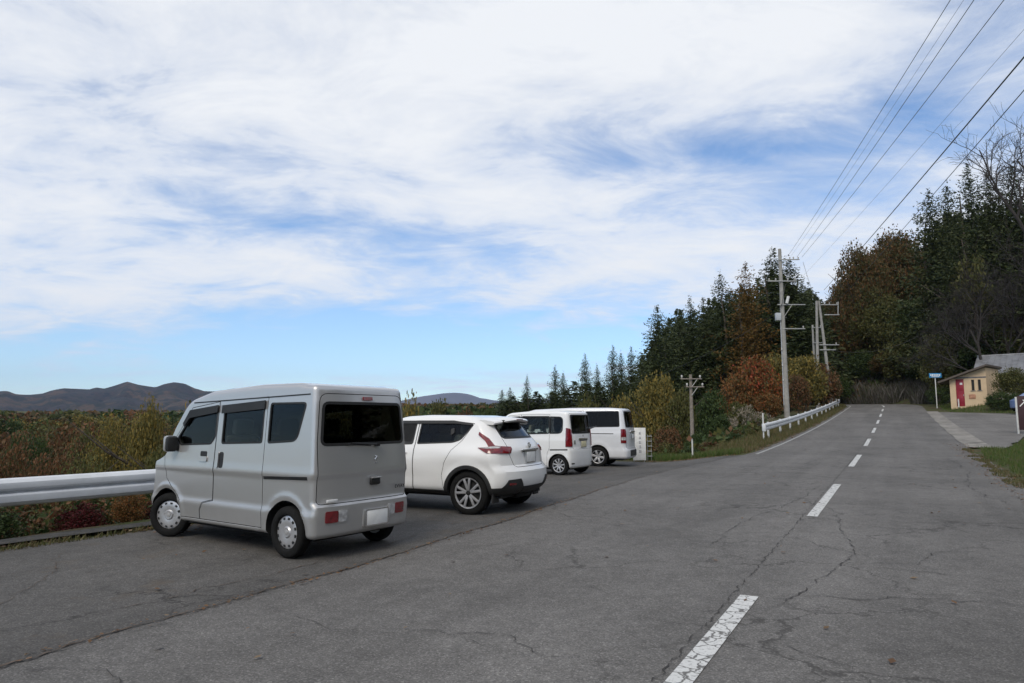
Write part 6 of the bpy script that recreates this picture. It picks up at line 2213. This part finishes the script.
B(-40, 438, 26, 40, 'rust brown bush just beyond the left edge over the guardrail', 'l_rust', None, 'shrub', 'shrub', seed=53, leaf=0.042, ncl=240, per=110)


# low crimson and orange plants under the guardrail (px centre, top, ground depth)
def low_plant(u, v, rr, h, label, mat, seed):
    X, Y = to_xy(u, v)
    z = gz(X, Y)
    root = empty('low_shrub', (X, Y, z), 0, label, 'shrub')
    me = bush_variant('low', seed, mat, 0.085, 110, 60, 1.0)
    o = bpy.data.objects.new('foliage', me)
    COL.objects.link(o); o.parent = root
    o.location = (0, 0, h * 0.42); o.scale = (rr, rr, h * 0.5)
    b = MB()
    for k in range(5):
        a = k * 1.3
        b.tube([(0, 0, -0.2), (math.cos(a) * rr * 0.3, math.sin(a) * rr * 0.3, h * 0.4), (math.cos(a) * rr * 0.6, math.sin(a) * rr * 0.6, h * 0.75)], [0.012, 0.009, 0.004], 5)
    b.build('stems', M['bark_g'], root)


low_plant(5.8, -10.45, 0.36, 0.52, 'crimson leaved low shrub under the near guardrail, left of the pale orange one', 'l_crim', 61)
low_plant(6.35, -10.2, 0.26, 0.55, 'small pale orange plant under the near guardrail between two crimson shrubs', 'l_orange', 62)
low_plant(7.1, -10.45, 0.36, 0.50, 'dark crimson low shrub under the guardrail beside the front wheel of the silver van', 'l_crim', 63)
low_plant(4.6, -10.7, 0.55, 0.75, 'dark green low shrub under the near guardrail at the left edge', 'l_green', 64)


# pampas-like plumes by the guardrail end
def plume_clump(px, py, d, seed, label):
    rg_ = random.Random(seed)
    p = at(px, py, d)
    z = gz(p[0], p[1])
    root = empty('plume_grass', (p[0], p[1], z), 0, label, 'grass clump', 'plume grasses by the guardrail end')
    b = MB()
    C = []
    H = max(1.2, p[2] - z)
    for k in range(16):
        a, L = rg_.uniform(0, 6.28), rg_.uniform(0.1, 0.9)
        h = H * rg_.uniform(0.75, 1.0)
        tip = (math.cos(a) * L, math.sin(a) * L, h)
        b.tube([(0, 0, -0.1), (tip[0] * 0.4, tip[1] * 0.4, h * 0.6), tip], [0.010, 0.008, 0.004], 4)
        for j in range(14):
            C.append((tip[0] + rg_.gauss(0, 0.05), tip[1] + rg_.gauss(0, 0.05), h - 0.02 + rg_.uniform(-0.30, 0.12)))
    b.build('stalks', M['l_dry'], root)
    r2 = np.random.default_rng(seed)
    V, Fq = leaf_cloud(r2, np.array(C), 0.16, np.array([0, 0, 0.8]), 0.6, 0.35)
    link('plumes', np_mesh('plumes', V, Fq), M['l_plume'], root)


plume_clump(745, 405, 43, 1, 'pale plume grass clump left of the guardrail end, tallest of them')
plume_clump(757, 412, 41, 2, 'pale plume grass clump closest to the guardrail end post')
plume_clump(737, 417, 41, 3, 'pale plume grass clump lowest and leftmost near the guardrail end')


# ---- tall bare tree reaching in from the right
def bare_tree(loc, H, seed, label):
    rg_ = np.random.default_rng(seed)
    segs = []

    def grow(p, d, L, r, lvl):
        n = 4
        pts = [p]
        for k in range(n):
            d = d + rg_.normal(0, 0.10, 3) + np.array([0, 0, 0.02 if lvl < 3 else -0.01])
            d = d / np.linalg.norm(d)
            p = p + d * L / n
            pts.append(p)
        segs.append((pts, r, lvl))
        if lvl >= 5: return
        nb = [5, 6, 5, 4, 3][lvl]
        for k in range(nb):
            t = rg_.uniform(0.35, 1.0) if lvl else rg_.uniform(0.25, 1.0)
            i = min(n - 1, int(t * n))
            q = pts[i] + (pts[i + 1] - pts[i]) * (t * n - i)
            ax = rg_.normal(size=3)
            ax -= ax @ d * d
            ax /= np.linalg.norm(ax)
            a = R(rg_.uniform(25, 55))
            nd = d * math.cos(a) + ax * math.sin(a)
            if lvl < 2: nd[2] = abs(nd[2]) * 0.8 + 0.12
            nd /= np.linalg.norm(nd)
            grow(q, nd, L * rg_.uniform(0.5, 0.72), r * (0.55 if lvl == 0 else 0.5), lvl + 1)
    grow(np.zeros(3), np.array([0.0, 0, 1.0]), H * 0.48, H * 0.012, 0)
    root = empty('bare_tree', loc, 0, label, 'tree')
    for nm, sel in (('trunk', lambda l: l == 0), ('branches', lambda l: l > 0)):
        V, Fq, off = [], [], 0
        for pts, r, lvl in segs:
            if not sel(lvl): continue
            P = np.array(pts)
            ns = 8 if lvl == 0 else (5 if lvl < 3 else 3)
            T = np.gradient(P, axis=0)
            T /= np.linalg.norm(T, axis=1)[:, None]
            ref = np.array([0.3, 0.9, 0.2])
            A = np.cross(T, ref); A /= np.linalg.norm(A, axis=1)[:, None]
            Bv = np.cross(T, A)
            m_ = len(P)
            rad = np.maximum(r * np.linspace(1, 0.55, m_), 0.011)
            th = np.linspace(0, 2 * math.pi, ns, endpoint=False)
            ring = P[:, None, :] + rad[:, None, None] * (A[:, None, :] * np.cos(th)[None, :, None] + Bv[:, None, :] * np.sin(th)[None, :, None])
            V.append(ring.reshape(-1, 3))
            for i in range(m_ - 1):
                for k in range(ns):
                    Fq.append((off + i * ns + k, off + i * ns + (k + 1) % ns, off + (i + 1) * ns + (k + 1) % ns, off + (i + 1) * ns + k))
            off += m_ * ns
        link(nm, np_mesh(nm, np.concatenate(V), np.array(Fq), smooth=True), M['bark_g'], root)
    return root


pb = at(1050, 340, 60)
bare_tree((pb[0], pb[1], gz(pb[0], pb[1])), 27, 5, 'tall bare tree with fine grey branches hanging in from the right edge')
pb = at(1012, 330, 72)
bare_tree((pb[0], pb[1], gz(pb[0], pb[1])), 18, 9, 'lower bare tree with pale twigs in front of the hill cedars above the tin roof')

pb = at(978, 330, 68)
bare_tree((pb[0], pb[1], gz(pb[0], pb[1])), 15, 14, 'leafless tree just above the cottage roof with dark drooping twigs')

# ---- the wooded valley on the left, one mass far off
BUSHLO = []
for k in range(4):
    r_ = np.random.default_rng(140 + k)
    P = crown_pts(r_, 1.0, 1.0, 46, 22, 0.5)
    BUSHLO.append(leaf_cloud(r_, P, 0.19, np.array([0, 0, 0.1]), 1.0, 0.7))
BUSHMD = []
for k in range(4):
    r_ = np.random.default_rng(240 + k)
    P = crown_pts(r_, 1.0, 1.0, 110, 30, 0.5)
    BUSHMD.append(leaf_cloud(r_, P, 0.10, np.array([0, 0, 0.1]), 1.0, 0.7))
VM = [M['l_olive'], M['l_green'], M['l_rust'], M['l_yel'], M['l_brown'], M['l_con']]
parts = []
cnt = 0
rg = np.random.default_rng(5)
while cnt < 1150:
    az = rg.uniform(R(-50), R(14))
    dist = 60 * (900 / 60) ** (rg.random() ** 0.75)
    X, Y = dist * math.sin(az), dist * math.cos(az)
    u, v = to_uv(X, Y)
    if v > float(edge_v(u)) - 22: continue
    z = gz(X, Y)
    k = int(rg.integers(4))
    big = 1.0 if dist < 250 else 1.6
    rr = rg.uniform(2.2, 4.6) * big
    hh = rg.uniform(2.6, 4.6) * big ** 0.5
    if dist > 250: hh *= 1.2
    if dist < 130: rr *= 0.8
    # keep the tree tops about eye level, as the slope does
    v_, f = BUSHLO[k]
    topy = rg.uniform(420, 446) if dist < 120 else (rg.uniform(414, 434) if dist < 350 else rg.uniform(411, 420))
    cap = EYE + (HORIZON - topy) / F_PX * Y - z
    if cap < 3: continue
    cap = min(cap, 17)
    hh = min(hh, cap * 0.6)
    con = rg.random() < 0.22 and dist > 110
    if dist < 150: v_, f = BUSHMD[k]
    if con:
        v_, f = CONLO[k % 3]
        sc_h = cap / 20
        V = np.stack([v_[:, 0] * 0.9 + X, v_[:, 1] * 0.9 + Y, v_[:, 2] * sc_h + z], 1)
        mi = 5
    else:
        V = np.stack([v_[:, 0] * rr + X, v_[:, 1] * rr + Y, v_[:, 2] * hh + z + max(hh * 0.8, cap - hh)], 1)
        pn = float(vnoise(np.array(X / 38 + 5), np.array(Y / 38))) * 0.75 + 0.25 * rg.random()
        mi = [1, 0, 4, 2, 0, 3, 1, 2][min(7, int(pn * 8.0))]
    parts.append((V, f, mi))
    cnt += 1
BUSHFAR = []
for k in range(4):
    r_ = np.random.default_rng(340 + k)
    BUSHFAR.append(leaf_cloud(r_, crown_pts(r_, 1.0, 1.0, 30, 13, 0.5), 0.30, np.array([0, 0, 0.1]), 1.0, 0.8))
for k in range(1700):
    az = rg.uniform(R(-48), R(18)) if k < 1300 else rg.uniform(R(-11), R(4))
    dist = rg.uniform(230, 1150) if k < 1300 else rg.uniform(120, 1000)
    X, Y = dist * math.sin(az), dist * math.cos(az)
    z = gz(X, Y)
    v_, f = BUSHFAR[k % 4]
    topy = rg.uniform(410, 417) if k < 1300 else rg.uniform(403, 411)
    cap = EYE + (HORIZON - topy) / F_PX * Y - z
    if cap < 3: continue
    hh = min(rg.uniform(5, 9) if k < 1300 else 14, cap * 0.55)
    rr = rg.uniform(4, 8) * (1.0 if dist > 230 else 0.6)
    pn = float(vnoise(np.array(X / 90 + 5), np.array(Y / 90))) * 0.75 + 0.25 * rg.random()
    V = np.stack([v_[:, 0] * rr + X, v_[:, 1] * rr + Y, v_[:, 2] * hh + z + hh * 0.9], 1)
    parts.append((V, f, [1, 5, 1, 4, 0, 2, 1, 2][min(7, int(pn * 8.0))]))
merge(parts, 'valley_wood', VM)


# ---- undergrowth, grass, dry stalks, fallen leaves: uncountable stuff
def scatter(rg_, n, test, ulo, uhi, vlo, vhi):
    out = []
    tot = 0
    while tot < n:
        u = rg_.uniform(ulo, uhi, n * 2)
        v = rg_.uniform(vlo, vhi, n * 2)
        k = test(u, v)
        out.append(np.stack([u[k], v[k]], 1))
        tot += k.sum()
        if len(out) > 60: break
    return np.concatenate(out)[:n]


def stuff_leaves(name, UVp, hlo, hhi, size, mat, upright=0.0, asp=0.6, seed=3):
    rg_ = np.random.default_rng(seed)
    X, Y = to_xy(UVp[:, 0], UVp[:, 1])
    n = len(X)
    z = ground(X, Y)
    C = np.stack([X, Y, z + hlo + (hhi - hlo) * rg_.random(n)], 1)
    al = np.array([0, 0, upright])
    V, Fq = leaf_cloud(rg_, C, size, al, 1.0, asp)
    o = link(name, np_mesh(name, V, Fq), mat)
    return tag(o, kind='stuff')


ev_ = lambda u, v: v < edge_v(u) - 0.25
rg = np.random.default_rng(8)
for nm, mt, n, sd_, sz_, hh_, um in (('undergrowth', 'l_olive', 24000, 1, 0.30, 0.9, 96), ('undergrowth', 'l_rust', 22000, 2, 0.30, 0.9, 96), ('undergrowth', 'l_green', 20000, 3, 0.30, 0.9, 96), ('undergrowth', 'l_green', 26000, 8, 0.085, 0.6, 14), ('undergrowth', 'l_rust', 18000, 9, 0.085, 0.7, 14)):
    pts = scatter(np.random.default_rng(sd_), n, lambda u, v: ev_(u, v) & ((u > 14) if um > 14 else ((u < 14) & (v > -15))) & (vnoise(u * 0.35 + 9 * sd_, v * 0.35) > 0.42), -1, um, -34 if um > 14 else -15, -4)
    stuff_leaves(nm, pts, 0.0, hh_, sz_, M[mt], 0.4, 0.6, sd_)
# hill on the right and bank round the bend
for nm, mt, n, sd_ in (('undergrowth', 'l_green', 16000, 4), ('undergrowth', 'l_brown', 16000, 5)):
    pts = scatter(np.random.default_rng(sd_), n, lambda u, v: ((u > 104) | (v > 14 + 0.0 * u)) & (v > clv(u) + 5.0) & ((u > 78) | (v > 27)) & (vnoise(u * 0.3 + 5 * sd_, v * 0.3) > 0.4), 60, 128, -16, 60)
    stuff_leaves(nm, pts, 0.0, 1.2, 0.5, M[mt], 0.4, 0.6, sd_)


def blades(name, UVp, h, w, mat, seed, lean=0.35):
    rg_ = np.random.default_rng(seed)
    X, Y = to_xy(UVp[:, 0], UVp[:, 1])
    n = len(X)
    z = ground(X, Y) - 0.02
    hh = h * (0.4 + 0.9 * rg_.random(n))
    a = rg_.random(n) * 6.28
    ln = lean * hh * rg_.random(n)
    P = np.stack([X, Y, z], 1)
    T = P + np.stack([np.cos(a) * ln, np.sin(a) * ln, hh], 1)
    s = np.stack([-np.sin(a), np.cos(a), np.zeros(n)], 1) * (w * (0.6 + 0.8 * rg_.random(n)))[:, None]
    mid = P * 0.45 + T * 0.55 - np.stack([np.cos(a) * ln * .15, np.sin(a) * ln * .15, -hh * 0.02], 1)
    V = np.stack([P - s * 0.6, P + s * 0.6, mid + s * 0.5, T], 1).reshape(-1, 3)
    o = link(name, np_mesh(name, V, np.arange(n * 4).reshape(n, 4)), mat)
    return tag(o, kind='stuff')


rg = np.random.default_rng(9)
clf = lambda u: clv(u)
pts = scatter(rg, 70000, lambda u, v: (v > clf(u) + 3.45 + 0.35 * (vnoise(u * 1.2, v * 1.2))) & ((u < 31.2) | (v > yard_v(u) + 0.15)) & (v < 9), 12, 47, 2.2, 9)
blades('grass', pts, 0.14, 0.011, M['l_grass'], 1)
pts = scatter(rg, 26000, lambda u, v: (v < clf(u) - 3.65) & (v > clf(u) - 5.6) & (vnoise(u * 0.9, v * 1.5) > 0.3), 26, 96, -14, -4.7)
blades('grass', pts, 0.22, 0.018, M['l_dry2'], 2)
pts = scatter(rg, 9000, lambda u, v: (u > lot_end_u(v) + 0.25) & (u < lot_end_u(v) + 1.6) & (v < -5.0), 24.6, 29, -10.5, -4.9)
blades('grass', pts, 0.20, 0.016, M['l_grass'], 3)
pts = scatter(rg, 1700, lambda u, v: (np.abs(v - rail_v(u) - 0.60 + 0.15 * (vnoise(u * 2, v) - 0.5)) < 0.30 * np.maximum(0, vnoise(u * 0.9 + 3, v * 0 + 2) - 0.42)), -2, 12, -10.5, -8.8)
blades('weeds', pts, 0.09, 0.010, M['l_dry2'], 4, 0.9)
pts = scatter(rg, 14000, lambda u, v: (v > 3.4 + 0.6 * vnoise(u, v)) & (u + 0.75 * (v - 6) > 67.6) & (u < 84), 62, 84, 3.2, 14)
blades('grass', pts, 0.22, 0.02, M['l_grass'], 5)
pts = scatter(rg, 9000, lambda u, v: (v > clf(u) + 4.6) & (v < clf(u) + 12) & (u > 92) & (vnoise(u * 0.4, v * 0.4) > 0.45), 92, 126, -20, 12)
blades('dry_grass', pts, 1.15, 0.035, M['l_dry'], 6, 0.5)
pts = scatter(rg, 1700, lambda u, v: (v > clf(u) + 4.6) & (v < clf(u) + 8) & (u > 92) & (vnoise(u * 0.4 + 7, v * 0.4) > 0.5), 92, 122, -20, 12)
blades('dry_grass', pts, 1.9, 0.045, M['l_dry'], 7, 0.5)


def litter(name, UVp, size, seed):
    rg_ = np.random.default_rng(seed)
    X, Y = to_xy(UVp[:, 0], UVp[:, 1])
    n = len(X)
    C = np.stack([X, Y, ground(X, Y) + 0.012 + 0.012 * rg_.random(n)], 1)
    a = rg_.random(n) * 6.28
    A = np.stack([np.cos(a), np.sin(a), rg_.normal(0, 0.18, n)], 1)
    Bv = np.stack([-np.sin(a), np.cos(a), rg_.normal(0, 0.18, n)], 1)
    s = size * (0.5 + rg_.random(n))
    V, Fq = diamonds(C, A * s[:, None] * 0.5, Bv * s[:, None] * 0.32)
    o = link(name, np_mesh(name, V, Fq), M['l_litter'])
    return tag(o, kind='stuff')


pts = scatter(rg, 1900, lambda u, v: (v > rail_v(u) + 0.05) & (v < rail_v(u) + 1.3 * vnoise(u * 1.3, v * 1.3)), 0, 16, -11, -8)
litter('fallen_leaves', pts, 0.05, 1)
pts = scatter(rg, 420, lambda u, v: np.abs(v - np.interp(u, [-20, 2, 6, 9, 11, 16, 20, 25.2], [-5.0, -5.0, -4.95, -5.1, -5.25, -5.6, -5.4, -4.8])) < 0.07, 1.5, 14, -6, -4.5)
litter('fallen_leaves', pts, 0.035, 2)
pts = scatter(rg, 160, lambda u, v: v > -9, 2, 20, -9, 2)
litter('fallen_leaves', pts, 0.055, 3)
pts = scatter(rg, 260, lambda u, v: np.abs(v - 2.15) < 0.35, 12, 32, 1.5, 3)
litter('fallen_leaves', pts, 0.06, 4)

# crumbling edges: dry blades, leaves and grit along the asphalt
pts = scatter(rg, 5200, lambda u, v: (np.abs(v - clv(u) - 3.36) < 0.28 * vnoise(u * 1.5, v * 0 + 4)) & (vnoise(u * 0.8 + 3, v) > 0.38), 10, 32, 1.6, 3.0)
blades('weeds', pts, 0.07, 0.012, M['l_dry2'], 8, 0.9)
pts = scatter(rg, 900, lambda u, v: np.abs(v - clv(u) - 3.2) < 0.5 * vnoise(u * 0.9 + 2, v * 0.9), 8, 34, 1.2, 3.0)
litter('fallen_leaves', pts, 0.05, 5)
pts = scatter(rg, 1300, lambda u, v: np.abs(v - clv(u) + 3.6) < 0.45 * vnoise(u * 0.7, v), 26, 80, -6, -4)
litter('fallen_leaves', pts, 0.07, 6)
pts = scatter(rg, 500, lambda u, v: (u < lot_end_u(v) + 0.3) & (u > lot_end_u(v) - 1.2 * vnoise(u, v * 1.2)), 23, 26, -10, -5)
litter('fallen_leaves', pts, 0.06, 7)

HAZE = 4.6e-5
# ------------------------------------------------------------------ light and sky
SUN_EL, SUN_AZ = R(44), R(205)        # azimuth clockwise from +Y: high behind the camera, to the left
w = bpy.data.worlds.new('World')
SC.world = w
w.use_nodes = True
nt = w.node_tree
nt.nodes.clear()
wo = nt.nodes.new('ShaderNodeOutputWorld')
bg = nt.nodes.new('ShaderNodeBackground')
bg.inputs['Strength'].default_value = 0.12
sky = nt.nodes.new('ShaderNodeTexSky')
sky.sky_type = 'NISHITA'
sky.sun_disc = False
sky.sun_elevation = SUN_EL
sky.sun_rotation = SUN_AZ
sky.altitude = 900
sky.air_density = 1.0
sky.dust_density = 0.4
tc = N(nt, 'TexCoord')
sep = N(nt, 'SeparateXYZ')
nt.links.new(tc.outputs['Generated'], sep.inputs[0])
zz = N(nt, 'Math', operation='MAXIMUM')
nt.links.new(sep.outputs['Z'], zz.inputs[0])
zz.inputs[1].default_value = 0.0
za = N(nt, 'Math', operation='ADD')
nt.links.new(zz.outputs[0], za.inputs[0])
za.inputs[1].default_value = 0.16
dv = N(nt, 'VectorMath', operation='DIVIDE')
cb = N(nt, 'CombineXYZ')
for i in range(3):
    nt.links.new(za.outputs[0], cb.inputs[i])
nt.links.new(tc.outputs['Generated'], dv.inputs[0])
nt.links.new(cb.outputs[0], dv.inputs[1])
mp = N(nt, 'Mapping')
mp.inputs['Location'].default_value = (1.62, 0.30, 0)
mp.inputs['Rotation'].default_value = (0, 0, R(-18))
mp.inputs['Scale'].default_value = (0.55, 0.8, 0.0)
nt.links.new(dv.outputs[0], mp.inputs[0])
n1 = N(nt, 'TexNoise', i_Scale=1.15, i_Detail=10.0, i_Roughness=0.56, i_Distortion=0.25)
n2 = N(nt, 'TexNoise', i_Scale=4.2, i_Detail=10.0, i_Roughness=0.66, i_Distortion=0.5)
nt.links.new(mp.outputs[0], n1.inputs['Vector'])
nt.links.new(mp.outputs[0], n2.inputs['Vector'])
mixn = N(nt, 'Math', operation='MULTIPLY_ADD')
nt.links.new(n2.outputs['Fac'], mixn.inputs[0])
mixn.inputs[1].default_value = 0.56
nt.links.new(n1.outputs['Fac'], mixn.inputs[2])
# more cloud overhead, clear blue low over the hills
el = N(nt, 'MapRange')
el.interpolation_type = 'SMOOTHSTEP'
el.inputs['From Min'].default_value = 0.06
el.inputs['From Max'].default_value = 0.20
el.inputs['To Min'].default_value = -0.24
el.inputs['To Max'].default_value = -0.01
nt.links.new(sep.outputs['Z'], el.inputs['Value'])
ad = N(nt, 'Math', operation='ADD')
nt.links.new(mixn.outputs[0], ad.inputs[0])
nt.links.new(el.outputs[0], ad.inputs[1])
cov = ramp(nt, [(0.57, g3(0.05)), (0.67, g3(0.36)), (0.78, g3(0.82)), (0.90, g3(1))])
nt.links.new(ad.outputs[0], cov.inputs['Fac'])
ccol = ramp(nt, [(0.60, (6.5, 7.0, 7.9)), (0.84, (7.6, 7.8, 8.1))])
nt.links.new(ad.outputs[0], ccol.inputs['Fac'])
tint = N(nt, 'Mix', data_type='RGBA', blend_type='MULTIPLY')
tint.inputs['Factor'].default_value = 1.0
nt.links.new(sky.outputs[0], tint.inputs['A'])
tint.inputs['B'].default_value = (1.02, 1.22, 1.40, 1)
mx = N(nt, 'Mix', data_type='RGBA')
nt.links.new(cov.outputs['Color'], mx.inputs['Factor'])
nt.links.new(tint.outputs['Result'], mx.inputs['A'])
nt.links.new(ccol.outputs['Color'], mx.inputs['B'])
nt.links.new(mx.outputs['Result'], bg.inputs['Color'])
nt.links.new(bg.outputs[0], wo.inputs['Surface'])

sd = bpy.data.lights.new('sun', 'SUN')
sd.energy = 1.9
sd.angle = R(28)
sd.color = (1.0, 0.92, 0.80)
sun = bpy.data.objects.new('sun', sd)
COL.objects.link(sun)
sdir = Vector((math.sin(SUN_AZ) * math.cos(SUN_EL), math.cos(SUN_AZ) * math.cos(SUN_EL), math.sin(SUN_EL)))
sun.rotation_euler = sdir.to_track_quat('Z', 'Y').to_euler()

# the air between here and the hills
if HAZE:
    hz = MB().box((0, 0, 350), (27000, 27000, 1000)).mesh('haze')
    m, hnt, hout = new_mat('haze_air')
    pv = hnt.nodes.new('ShaderNodeVolumePrincipled')
    pv.inputs['Color'].default_value = (0.52, 0.68, 1.0, 1)
    pv.inputs['Density'].default_value = HAZE
    hnt.links.new(pv.outputs[0], hout.inputs['Volume'])
    ho = link('haze', hz, m)
    tag(ho, kind='stuff')

SC.view_settings.view_transform = 'Standard'
SC.view_settings.look = 'None'
SC.view_settings.gamma = 1
SC.view_settings.exposure = 0.0
SC.view_settings.use_curve_mapping = False
SC.cycles.max_bounces = 6
SC.cycles.transparent_max_bounces = 12
SC.cycles.volume_bounces = 1
SC.cycles.use_denoising = True
